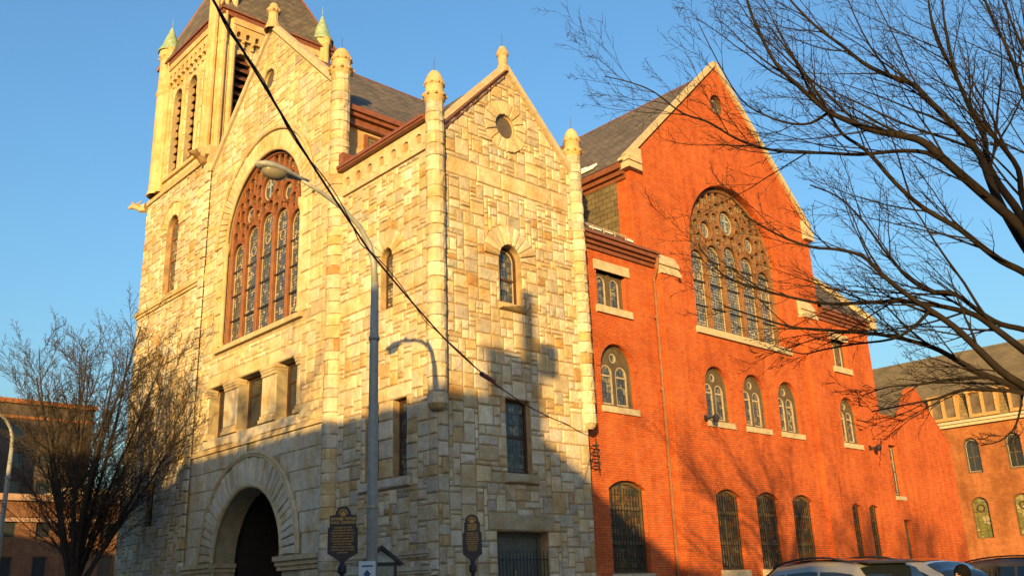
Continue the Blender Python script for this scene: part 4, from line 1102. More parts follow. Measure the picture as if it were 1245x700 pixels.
for k in range(8): x = -2.6+2.9*k; mb.box((x, -13.6, GZ), (x+.1, -8.6, GZ+.004))
for k in range(12): y = -4+5.5*k; mb.box((-9.1, y, GZ), (-8.98, y+3, GZ+.004))
struct(mb, 'road_marking', M_paint)

# ================================================================== LAMP POST
M_pole = plain('grey_lamp_paint', (.27, .28, .26), .45, .4, var=.2, scale=10)
def make_lamp(loc, label, group=None, rz=0.):
    L = empty('street_lamp', loc, label, 'street lamp', group, rz)
    mb = MB(); pts = [(0, 0, .15), (0, 0, 3), (0, 0, 6), (0, 0, 7.3)]; rr = [.108, .100, .088, .076]
    mb.lathe(0, 0, [(.26, .0), (.26, .06), (.17, .12), (.15, .5), (.125, .52)], 12); mb.tube(pts, rr, 12)
    mb.tube([(0, 0, 6.1), (0, 0, 6.18)], .108, 12)
    mb.build('pole', M_pole, L, smooth=True)
    mb = MB(); arm = [(0, 0, 7.25), (-.03, 0, 7.7), (-.14, 0, 8.08), (-.38, 0, 8.42), (-.80, 0, 8.72), (-1.30, 0, 8.93), (-1.75, 0, 9.07)]
    mb.tube(arm, [.075, .066, .06, .054, .048, .042, .04], 10); mb.build('arm', M_pole, L, smooth=True)
    mb = MB(); prof = [(-1.6, .05, .05), (-1.8, .07, .06), (-2.0, .13, .09), (-2.2, .18, .12), (-2.4, .19, .13), (-2.58, .16, .11), (-2.7, .06, .05)]
    rings = []
    for (x, w, h) in prof:
        zc = 9.07+.06*(-x-1.6)
        rings.append([mb.vert((x, w*cos(2*pi*k/14), zc+h*sin(2*pi*k/14)*(1. if sin(2*pi*k/14) > 0 else .45))) for k in range(14)])
    for A, B in zip(rings, rings[1:]):
        for k in range(14): mb.face([A[k], A[(k+1) % 14], B[(k+1) % 14], B[k]])
    mb.face(rings[0]); mb.face(rings[-1][::-1]); hd = mb.build('lamp_head', M_pole, L, smooth=True)
    mb = MB(); rings = []
    for i in range(6):
        q = i/5*pi/2
        rings.append([mb.vert((-2.32+.27*cos(q)*cos(2*pi*k/14), .165*cos(q)*sin(2*pi*k/14), 9.08-.17*sin(q))) for k in range(14)])
    for A, B in zip(rings, rings[1:]):
        for k in range(14): mb.face([A[k], A[(k+1) % 14], B[(k+1) % 14], B[k]])
    t = MATS.get('lamp_glass') or plain('lamp_glass', (.20, .18, .13), .25, .5, var=.1)
    mb.build('lens', t, hd, smooth=True)
    mb = MB()
    for z in (2.86,): mb.tube([(0, 0, z), (0, 0, z+.04)], .128, 12)
    mb.build('strap', M_lead, L)
    return L
lamp = make_lamp((-4.62, -3.88, 0), 'tall grey street lamp with curved arm in front of the stone corner', 'street lamps')
l2 = copy_tree(lamp); l2.location = (-4.4, 21.2, 0); tag(l2, 'distant grey street lamp at the left edge behind the bare tree')
# small parking sign strapped to the post
sg = empty('parking_sign', (-4.76, -4.06, 1.28), 'small pale blue and white sign strapped to the lamp post', 'sign', rz=radians(-38))
mb = MB(); mb.box((-.21, -.05, 0), (.09, -.035, .62)); mb.build('plate', plain('sign_pale_blue', (.50, .60, .62), .4, var=.08), sg)
mb = MB(); f = lambda u, v, d: Vector((u, -.05-d, v))
mb.slab(f, [(-.10, .22), (-.02, .22), (-.02, .38), (.02, .38), (-.06, .47), (-.14, .38), (-.10, .38)], [], 0, .003); mb.slab(f, rect(-.16, .04, .52, .55), [], 0, .003); mb.build('marking', plain('sign_blue', (.03, .07, .2), .5), sg)

# ================================================================== TEXT
def text_mesh(body, size, mat, parent, loc, name='lettering', sx=1., ls=1.0, bold=.0):
    cu = bpy.data.curves.new(name, 'FONT'); cu.body = body; cu.size = size; cu.align_x = 'CENTER'; cu.align_y = 'TOP'; cu.space_line = ls; cu.extrude = .004; cu.offset = bold
    o = bpy.data.objects.new('tmp', cu); COL.objects.link(o)
    bpy.context.view_layer.update()
    dg = bpy.context.evaluated_depsgraph_get(); me = bpy.data.meshes.new_from_object(o.evaluated_get(dg))
    bpy.data.objects.remove(o)
    me.transform(Matrix.Diagonal((sx, 1, 1, 1))); me.transform(Matrix.Rotation(radians(90), 4, 'X')); me.materials.clear(); me.materials.append(mat)
    q = bpy.data.objects.new(name, me); COL.objects.link(q); q.parent = parent; q.location = loc; return q
M_navy = plain('marker_dark_blue', (.009, .011, .022), .45, .4, var=.1)
M_gold = plain('marker_gold', (.42, .24, .05), .45, .4, var=.1)
def marker(loc, rz, w, h, head, body, label, hs, bs):
    m = empty('historical_marker', loc, label, 'historical marker', 'historical markers', rz)
    f = lambda u, v, d: Vector((u, -d, v)); b0 = 2.0
    mb = MB(); mb.tube([(0, 0, 0), (0, 0, b0+.03)], .045, 10); mb.lathe(0, 0, [(.07, b0-.25), (.09, b0-.22), (.09, b0-.12), (.05, b0-.05)], 10); mb.build('post', M_navy, m)
    hw = w/2; e = .035
    out = [(-.05, b0-.02), (.05, b0-.02), (hw*.5, b0+.05), (hw+e, b0+.15), (hw+e, b0+.24+h*.62), (hw, b0+.24+h*.66), (hw, b0+.24+h)]
    top = b0+.24+h
    arc = [(.16*cos(a), top+.02+.17*sin(a)) for a in [pi*i/10 for i in range(11)]]
    out = out+arc+[(-hw, top), (-hw, b0+.24+h*.66), (-hw-e, b0+.24+h*.62), (-hw-e, b0+.15), (-hw*.5, b0+.05)]
    mb = MB(); mb.slab(f, out, [], -.03, .03); pl = mb.build('plate', M_navy, m)
    mb = MB(); o2 = clean(out); mb.slab(f, o2, [offset(o2, .018)], .031, .042); mb.build('rim', M_navy, pl)
    mb = MB(); c = (0, top+.05)
    for k in range(9):
        a = pi*k/8; mb.slab(f, circ(c[0]+.085*cos(a), c[1]+.075*sin(a), .016, 6), [], .032, .04)
    mb.slab(f, [(-.05, top-.01), (.05, top-.01), (.06, top+.05), (0, top+.10), (-.06, top+.05)], [], .032, .042); mb.build('crest', M_gold, pl)
    text_mesh(head, hs, M_gold, pl, (0, -.034, top-.03), sx=1., bold=.004); text_mesh(body, bs, M_gold, pl, (0, -.034, top-.22), ls=1.45, bold=.0015)
    return m
marker(tuple(at(416, 690, 20.2).xy)+(0,), radians(-33), .54, .66, 'MOTHER BETHEL\nA.M.E. CHURCH', 'FOUNDED ON LAND\nPURCHASED IN 1787 BY\nTHE CONGREGATION AND\nDEDICATED IN 1794 AS A\nPLACE OF WORSHIP. THIS\nIS THE FOURTH CHURCH\nON THE SITE. OLDEST\nPARCEL OF LAND OWNED\nCONTINUOUSLY BY BLACK\nAMERICANS', 'blue and gold historical marker on a post left of the lamp post', .072, .038)
marker(tuple(at(575, 690, 22.6).xy)+(0,), radians(-42), .37, .62, 'THE FREE\nAFRICAN\nSOCIETY', 'FOUNDED IN 1787\nTHE SOCIETY LED\nTO THE BUILDING\nOF CHURCHES FOR\nTHE COMMUNITY\nAND CARED FOR\nTHE SICK AND\nTHOSE IN NEED\nIN THE CITY', 'narrower blue and gold historical marker in front of the stone side wall', .050, .033)
# church notice case
nl = at(463, 690, 21.6)
nc = empty('notice_case', (nl.x, nl.y, 0), 'dark notice case with small pitched roof behind the lamp post', 'notice board', rz=radians(-22))
f = lambda u, v, d: Vector((u, -d, v))
mb = MB(); mb.box((-.36, .0, .5), (.36, .14, 2.02)); mb.box((-.34, .03, 0), (-.26, .11, .5)); mb.box((.26, .03, 0), (.34, .11, .5)); mb.build('case', M_iron, nc)
mb = MB(); mb.slab(f, [(-.34, 2.0), (.34, 2.0), (0, 2.26)], [], -.12, .01); mb.build('pediment', plain('pale_sign_board', (.38, .42, .40), .6), nc)
mb = MB(); mb.slab(f, [(-.5, 1.96), (0, 2.36), (0, 2.28), (-.44, 1.92)], [], -.22, .12); mb.slab(f, [(.5, 1.96), (0, 2.36), (0, 2.28), (.44, 1.92)], [], -.22, .12); mb.build('roof', M_iron, nc)
mb = MB(); mb.slab(f, rect(-.29, .29, .58, 1.92), [], .002, .008); mb.build('panel', plain('notice_paper', (.25, .24, .18), .5, var=.3, scale=12), nc)

# ================================================================== OVERHEAD CABLE and utility pole
wirep = [(5.72, -.15, 5.53)]
u = Vector((-21.92, -16.25)).normalized()
for d, z in ((3.0, 5.22), (5.9, 4.96), (8.6, 4.68), (11.4, 4.42), (14.2, 4.25), (16.5, 4.20), (17.9, 4.24), (19.5, 4.34), (20.1, 4.42), (21.1, 4.60), (21.8, 4.76), (22.4, 4.90), (22.9, 5.03), (24.2, 5.42), (25.8, 5.95), (27.2, 6.5)):
    wirep.append((5.72+u.x*d, -.15+u.y*d, z))
def smoothp(p, n=6):
    o = []; p = [Vector(q) for q in p]
    for i in range(len(p)-1):
        a, b, c, d = p[max(i-1, 0)], p[i], p[i+1], p[min(i+2, len(p)-1)]
        for k in range(n):
            t = k/n; o.append(.5*((2*b)+(c-a)*t+(2*a-5*b+4*c-d)*t*t+(3*b-a-3*c+d)*t**3))
    return o+[p[-1]]
wp = smoothp(wirep)
mb = MB()
mb.tube(wp, .0100, 7)
q = []
for i, pnt in enumerate(wp):
    a = i*.55; w_ = .012+.012*(1 if 40 < i < 62 else 0); q.append(pnt+Vector((w_*cos(a), -w_*cos(a), w_*sin(a))))
mb.tube(q, .005, 5)
mb.tube([wp[30]+Vector((0, 0, .02)), wp[32]+Vector((0, 0, -.02))], .035, 6)
cable = mb.build('overhead_cable', M_iron); tag(cable, 'thick twisted black cable sagging across the view to the stone wall', 'cable')
up_ = empty('utility_pole', (-16.35, -16.55, 0), 'wooden utility pole with crossarm beside the pavement', 'utility pole')
M_pw = plain('weathered_pole', (.16, .11, .07), .9, .1, var=.3)
mb = MB(); mb.tube([(0, 0, -.1), (0, 0, 13.1)], [.20, .17], 12); mb.build('pole', M_pw, up_)
mb = MB(); mb.obox((-1.2, -1.0, 12.2), (2.2, 1.9, 0), (-.06, .07, 0), (0, 0, .13)); mb.build('crossarm', M_pw, up_)
mb = MB()
for k in (-1., -.5, .5, 1.): mb.lathe(k*1.0, k*.85, [(.03, 12.33), (.05, 12.38), (.06, 12.44), (.03, 12.48), (0, 12.5)], 8)
mb.build('insulator', M_lead, up_)
mb = MB(); mb.lathe(.32, -.34, [(.0, 10.7), (.24, 10.72), (.26, 10.8), (.26, 11.6), (.2, 11.68), (0, 11.7)], 14); mb.box((.08, -.26, 11.), (.3, -.1, 11.1)); mb.build('transformer', M_pole, up_)

# ================================================================== HOUSES ACROSS THE STREET (unseen, invented to throw the evening shade)
def house(name, x0, x1, y0, y1, H, label, chim=None, gable=None):
    h = empty(name, (x1, y0, 0), label, 'house', 'invented row houses across the street')
    mb = MB(); fr = lambda u, v, d: Vector((d, u, v)); n = max(2, int((y1-y0)/2.6)); hs = []
    for s in range(int(H/3.2)):
        for k in range(n): c = (y1-y0)*(k+.5)/n; hs.append(rect(c-.5, c+.5, .9+3.2*s, 2.7+3.2*s))
    L = y1-y0
    mb.slab(fr, rect(0, L, GZ, H), hs, 0, 0)
    for q in hs: mb.reveal(fr, q, 0, -.2)
    if gable is None:
        mb.poly([(0, 0, GZ), (x0-x1, 0, GZ), (x0-x1, 0, H), (0, 0, H)]); mb.poly([(0, L, GZ), (x0-x1, L, GZ), (x0-x1, L, H), (0, L, H)]); mb.poly([(x0-x1, 0, GZ), (x0-x1, L, GZ), (x0-x1, L, H), (x0-x1, 0, H)]); 
        mb.poly([(0, 0, H-.3), (x0-x1, 0, H-.3), (x0-x1, L, H-.3), (0, L, H-.3)])
    mb.build('wall', M_brickr, h)
    for q in hs:
        mb = MB(); mb.slab(fr, q, [offset(q, .07)], -.18, -.1); w = mb.build('window', M_lead, h); mb = MB(); mb.slab(fr, q, [], -.17, -.15); mb.build('pane', M_plain_glass, w)
    mb = MB(); mb.obox((-.1, -.1, H), (.5, 0, 0), (0, L+.2, 0), (0, 0, .35)); mb.build('cornice', M_lead, h)
    if gable:
        e0, r, e1 = gable   # eave z at y0 side, ridge (y, z), eave z at y1
        mb = MB(); X = x0-x1
        mb.poly([(.1, -.1, e0), (X, -.1, e0), (X, r[0], r[1]), (.1, r[0], r[1])]); mb.poly([(.1, L+.1, e1), (X, L+.1, e1), (X, r[0], r[1]), (.1, r[0], r[1])])
        mb.build('roof', M_slate, h)
        mb = MB()
        for x in (0, X): mb.poly([(x, 0, GZ), (x, L, GZ), (x, L, e1), (x, r[0], r[1]), (x, 0, e0)])
        mb.poly([(0, 0, GZ), (X, 0, GZ), (X, 0, e0), (0, 0, e0)]); mb.build('end_wall', M_brickr, h)
    if chim:
        mb = MB(); x, y, w_, z0, z1 = chim; mb.box((x-.5, y-w_/2, z0), (x+.1, y+w_/2, z1)); mb.box((x-.56, y-w_/2-.06, z1), (x+.16, y+w_/2+.06, z1+.15)); mb.build('chimney', M_brickr, h)
    return h
house('shade_house', -38, -27, -7, 8, 9.9, 'invented long flat-roofed brick row house throwing shade from across the street', None)
house('shade_house', -38, -27, -21.5, -7.05, 10.55, 'invented middle brick row house throwing shade from across the street', None)
house('shade_house', -36, -27, -33, -21.55, 8.0, 'invented gabled brick house with chimney, shaped to throw shade on the church', (-1., 7.0, 1.3, 8, 12.95), (7.2, (8.7, 11.5), 9.6))
house('shade_house', -38, -27, 8.05, 40, 12.5, 'invented tall brick block at the far end of the shading row', None)

# ================================================================== DISTANT BUILDINGS AT LEFT
def slabbld(name, loc, sx, sy, H, wall, label, ncol, nrow, winw, winh, glass, cor=None, cat='building'):
    b = empty(name, loc, label, cat); f = lambda u, v, d: Vector((u, -d, v)); hs = []
    for i in range(ncol):
        for j in range(nrow):
            c = sx*(i+.5)/ncol; z = H*(j+.55)/nrow*.93; hs.append(rect(c-winw/2, c+winw/2, z-winh/2, z+winh/2))
    mb = MB(); mb.slab(f, rect(0, sx, 0, H), hs, 0, 0)
    for q in hs: mb.reveal(f, q, 0, -.2)
    mb.poly([(0, 0, 0), (0, sy, 0), (0, sy, H), (0, 0, H)]); mb.poly([(sx, 0, 0), (sx, sy, 0), (sx, sy, H), (sx, 0, H)]); mb.poly([(0, sy, 0), (sx, sy, 0), (sx, sy, H), (0, sy, H)]); mb.poly([(0, 0, H-.2), (sx, 0, H-.2), (sx, sy, H-.2), (0, sy, H-.2)])
    mb.build('wall', wall, b)
    for q in hs:
        mb = MB(); mb.slab(f, q, [offset(q, .1)], -.18, -.1); w = mb.build('window', M_frame, b); mb = MB(); mb.slab(f, q, [], -.17, -.15); mb.build('pane', glass, w)
    mb = MB(); mb.box((-.3, -.35, H), (sx+.3, sy, H+.5)); mb.box((-.2, -.2, H-1.6), (sx+.2, -.003, H-1.3)); mb.build('cornice', cor or M_brickf, b)  # default orange cornice imitates a sunlit top edge by colour
    return b
slabbld('apartment_block', (-20, 90, GZ), 41.5, 20, 22.6, M_brickd, 'dark flat-topped apartment block seen through the bare left tree', 14, 7, 1.5, 1.7, M_plain_glass)
slabbld('brick_tower_block', (-12, 78, GZ), 13.7, 8, 22.4, M_brickr, 'stepped brown brick tower at the extreme left edge', 4, 8, 1.2, 1.4, M_plain_glass)
slabbld('brick_house_row', (-12, 62, GZ), 30, 10, 9.6, M_brickm, 'low orange brick terrace below the dark block at left', 12, 3, 1.1, 1.6, M_plain_glass, M_brickr)
slabbld('small_red_house', (14.6, 74, GZ), 9, 8, 11.6, M_brickr, 'narrow red brick house glimpsed between tree and tower', 3, 3, 1.0, 1.5, M_plain_glass, M_sand)

# ================================================================== TREES
M_bark = plain('bare_bark', (.024, .018, .014), .9, .1, var=.35, scale=9)
M_bark2 = plain('pale_twig_bark', (.048, .038, .031), .9, .1, var=.3, scale=9)
def rvec(r): return Vector((r.gauss(0, 1), r.gauss(0, 1), r.gauss(0, 1))).normalized()
def grow(mb, p, d, L, r0, lev, r, cfg):
    n = cfg['seg'][lev]; pts = [p.copy()]; rad = [r0]; d = d.normalized(); q = p.copy()
    r1 = r0*cfg['taper'][lev]
    for i in range(n):
        d = (d+rvec(r)*cfg['wob'][lev]+Vector((0, 0, cfg['up'][lev]))).normalized()
        q = q+d*(L/n); pts.append(q.copy()); rad.append(r0+(r1-r0)*(i+1)/n)
    mb_use = mb[0] if lev == 0 else mb[1]
    mb_use.tube(pts, rad, cfg['sides'][lev], cap=False)
    if lev+1 < len(cfg['seg']): kids(mb, pts, rad, L, lev, r, cfg)
def kids(mb, pts, rad, L, lev, r, cfg, t0=None, cnt=None, lenf=None):
    k = cnt or cfg['n'][lev]; t0 = cfg['t0'][lev] if t0 is None else t0
    m = len(pts)-1
    for j in range(k):
        t = t0+(1-t0)*(j+r.random())/k; x = t*m; i = min(int(x), m-1); fr_ = x-i
        p = pts[i].lerp(pts[i+1], fr_); d = (pts[i+1]-pts[i]).normalized(); rr = rad[i]+(rad[i+1]-rad[i])*fr_
        s = d.cross(rvec(r)).normalized(); a = radians(r.uniform(*cfg['ang'][lev]))
        nd = d*cos(a)+s*sin(a)
        if cfg.get('bias') is not None: nd = (nd+cfg['bias']*cfg.get('bk', .15)).normalized()
        ll = (lenf or L)*cfg['len'][lev]*r.uniform(.6, 1.2)*(1-.45*t)
        grow(mb, p, nd, ll, max(min(rr*r.uniform(.4, .62), cfg.get('rcap', 9.)*r.uniform(.6, 1.3)*(.45 if lev else 1)), cfg['rmin']), lev+1, r, cfg)
def make_bare(name, loc, H, seed, label, cfg, stems, mat=M_bark, group=None, trunkr=.2, forkz=1.4):
    r = random.Random(seed); t = empty(name, loc, label, 'tree', group); tr = MB(); cr = MB(); mb = (tr, cr)
    tr.tube([(0, 0, -.1), (.02, .01, forkz*.5), (0, .03, forkz), (.02, .03, forkz*1.6)], [trunkr*1.25, trunkr, trunkr*.95, trunkr*.6], 10)
    for k in range(stems):
        a = 2*pi*k/stems+r.uniform(-.3, .3); sp = r.uniform(.10, .62)*cfg.get('spread', 1.) if k else .05
        d = Vector((cos(a)*sin(sp), sin(a)*sin(sp), cos(sp)))
        grow(mb, Vector((0, 0, forkz+r.uniform(-.4, .6))), d, H*r.uniform(.72, .88)*(1-.18*sp), trunkr*r.uniform(.24, .40), 0, r, cfg)
    tr.build('trunk', mat, t); cr.build('crown', mat, t); return t
cfgL = dict(rcap=.022, spread=1.05, seg=[9, 6, 5, 3], taper=[.22, .3, .4, .5], wob=[.07, .12, .16, .2], up=[.05, .09, .06, .03], sides=[6, 4, 3, 3], n=[19, 11, 8], t0=[.10, .12, .12], ang=[(26, 58), (24, 52), (25, 60)], len=[.40, .42, .42], rmin=.0075)
make_bare('bare_street_tree', (-3.1, 16.4, 0), 11.3, 5, 'bare vase-shaped tree with dense fine twigs in front of the tower', cfgL, 15, M_bark2, trunkr=.25, forkz=1.7)
cfgS = dict(seg=[7, 5, 4], taper=[.25, .3, .4], wob=[.08, .14, .18], up=[.04, .05, .02], sides=[5, 4, 3], n=[13, 12], t0=[.15, .15], ang=[(25, 55), (25, 60)], len=[.42, .5], rmin=.026)
# trees behind the viewer whose shade falls on the brick
st = make_bare('shade_tree', (-23.5, -37.0, 0), 12.6, 9, 'bare street tree beside the side street pavement', cfgS, 10, M_bark, group='street trees', trunkr=.24, forkz=2.0)
s2 = copy_tree(st); s2.location = (-18.5, -39.5, 0); s2.rotation_euler.z = 2.1; tag(s2, 'second bare street tree further along the side street')
s4 = copy_tree(st); s4.location = (-21., -6.5, 0); s4.rotation_euler.z = 1.; tag(s4, 'bare street tree on the opposite pavement facing the portal')
s3 = copy_tree(st); s3.location = (-13.0, -42.0, 0); s3.rotation_euler.z = 4.0; tag(s3, 'third bare street tree farthest along the side street')

# big spreading tree whose trunk stands just outside the right edge
BT = at(1318, 690, 12.4); bt = Vector((BT.x, BT.y, 0)); 
big = empty('spreading_tree', bt, 'large bare spreading tree whose dark branches reach in from the right', 'tree')
def TP(px, py, d): return at(px, py, d)-bt
fork = at(1300, 380, 12.4)-bt; fork2 = at(1296, 500, 12.4)-bt
limbs = [
 ([(1262, 310), (1238, 274), (1200, 240), (1161, 206), (1127, 176), (1106, 167), (1063, 159), (1029, 146), (1003, 133), (969, 103), (943, 77), (917, 26), (905, -12)], 12.2, 10.5, .125, 0),
 ([(1240, 290), (1208, 231), (1191, 188), (1157, 150), (1131, 124), (1110, 103), (1080, 92), (1050, 77), (1024, 56), (994, 34), (964, 4), (950, -15)], 12.3, 12.8, .105, 0),
 ([(1246, 270), (1215, 225), (1200, 195), (1196, 163), (1178, 129), (1161, 90), (1140, 51), (1131, 17), (1127, -20)], 12.5, 13.4, .10, 0),
 ([(1262, 290), (1243, 240), (1238, 206), (1217, 176), (1191, 146), (1165, 100), (1150, 40), (1145, -10)], 12., 11.0, .08, 0),
 ([(1290, 260), (1262, 180), (1243, 110), (1225, 60), (1205, 20), (1190, -20)], 12.2, 12., .07, 0),
 ([(1161, 206), (1127, 186), (1088, 184), (1046, 188), (1003, 186), (947, 184), (900, 171), (860, 148), (830, 138), (795, 112), (765, 100), (735, 93)], 12.2, 13.5, .05, 0),
 ([(1262, 345), (1245, 331), (1217, 317), (1194, 300), (1166, 278), (1123, 253), (1089, 223), (1054, 184), (1024, 163), (1007, 137), (985, 110), (960, 60)], 12.6, 11., .085, 0),
 ([(1290, 420), (1250, 402), (1217, 394), (1194, 381), (1160, 357), (1131, 354), (1103, 337), (1086, 317), (1074, 303), (1050, 270), (1020, 240), (985, 225)], 12.4, 12.0, .07, 1),
 ([(1280, 455), (1245, 426), (1211, 400), (1188, 384), (1166, 377), (1137, 371), (1097, 366), (1046, 368), (1003, 369), (960, 361), (920, 350), (880, 335), (850, 300)], 12.1, 12.6, .08, 1),
 ([(1290, 495), (1245, 469), (1217, 451), (1188, 423), (1160, 397), (1131, 377), (1114, 366), (1088, 347), (1068, 329), (1048, 311), (1017, 303), (985, 300), (945, 285), (905, 262)], 12.4, 11.4, .095, 1),
 ([(1290, 500), (1243, 473), (1203, 458), (1177, 446), (1143, 426), (1114, 416), (1074, 407), (1031, 403), (988, 400), (960, 397), (920, 385), (880, 372)], 12.7, 13.0, .085, 1),
 ([(1290, 505), (1245, 478), (1205, 474), (1170, 474), (1140, 484), (1100, 492), (1060, 500)], 11.6, 11., .05, 1),
 ([(1243, 478), (1240, 500), (1232, 522), (1215, 536), (1192, 541)], 11.6, 11.2, .02, 1),
 ([(1131, 377), (1110, 398), (1085, 412), (1040, 418), (1000, 425), (975, 430), (940, 420)], 12., 12.8, .035, 1),
 ([(1200, 458), (1150, 462), (1110, 468), (1080, 470), (1050, 480)], 11.8, 12., .035, 1),
 ([(1330, 250), (1300, 170), (1268, 100), (1240, 50), (1215, -10)], 12.8, 14., .09, 0),
 ([(1007, 137), (985, 150), (960, 150), (930, 140), (900, 120), (870, 70), (850, 30)], 11.2, 12.2, .03, 0),
]
rb = random.Random(77); tr = MB(); cr = MB()
cfgB = dict(seg=[1, 8, 6, 4], taper=[1, .25, .35, .5], wob=[0, .10, .15, .2], up=[0, .02, .02, .01], sides=[6, 5, 4, 3], n=[0, 7, 5], t0=[.1, .15, .15], ang=[(18, 42), (20, 48), (25, 60)], len=[.42, .48, .42], rmin=.0036, bias=(-rt*.8+Vector((0, 0, .55))).normalized(), bk=.10, rcap=.017)
base = [Vector((0, 0, -.1)), Vector((.02, 0, 1.)), fork2*.6+Vector((0, 0, .2)), fork2, fork, (at(1310, 200, 12.6)-bt), (at(1330, 60, 12.8)-bt)]
tr.tube(smoothp(base, 4), [.34, .32, .31, .30, .29, .28, .28, .27, .27, .26, .26, .25, .25, .24, .23, .22, .21, .2, .19, .17, .15, .13, .11, .10, .09][:len(smoothp(base, 4))], 12)
for pts, d0, d1, r0, lo in limbs:
    n = len(pts); P3 = []
    for i, (x, y) in enumerate(pts):
        t = i/(n-1); P3.append(TP(x, y, d0+(d1-d0)*t+.15*sin(i*1.7)*t))
    if pts[0][0] > 1235 and r0 > .045: P3 = [(fork2 if lo else fork)] + P3
    sm = smoothp(P3, 3); m = len(sm); rr = [r0*(1-.86*(i/(m-1))**.8)+.006 for i in range(m)]
    L = sum((a-b).length for a, b in zip(sm, sm[1:]))
    rr = [q*.58 for q in rr]; tr.tube(sm, rr, 8, cap=False)
    kids((tr, cr), sm, rr, L, 0, rb, cfgB, t0=.18, cnt=max(5, int(L*2.9)), lenf=min(L, 6.8))
tr.build('trunk', M_bark, big, smooth=True); cr.build('crown', M_bark, big)

# ================================================================== CARS
M_tyre = plain('tyre_rubber', (.02, .02, .02), .85, .2); M_rim = plain('wheel_rim', (.35, .35, .36), .35, .5, .8, var=.1)
M_cglass = plain('car_glass', (.012, .016, .02), .03, .8, var=.05)
M_tail = plain('tail_lamp_red', (.35, .01, .01), .25, .5, var=.05); M_hl = plain('headlamp_glass', (.6, .6, .6), .12, .6, var=.05); M_black = plain('black_trim', (.02, .02, .02), .5, .4, var=.1); M_white = plain('plate_white', (.6, .6, .6), .5, var=.05)
def paint(name, c):
    m = plain(name, c, .3, .5, .45, var=.06, scale=2); m.node_tree.nodes['Principled BSDF'].inputs['Coat Weight'].default_value = .7; m.node_tree.nodes['Principled BSDF'].inputs['Coat Roughness'].default_value = .06; return m
def lerpt(tab, x):
    for (a, *va), (b, *vb) in zip(tab, tab[1:]):
        if a <= x <= b:
            t = (x-a)/(b-a); t = t*t*(3-2*t)*.4+t*.6; return [p+(q-p)*t for p, q in zip(va, vb)]
    return tab[-1][1:] if x > tab[-1][0] else tab[0][1:]
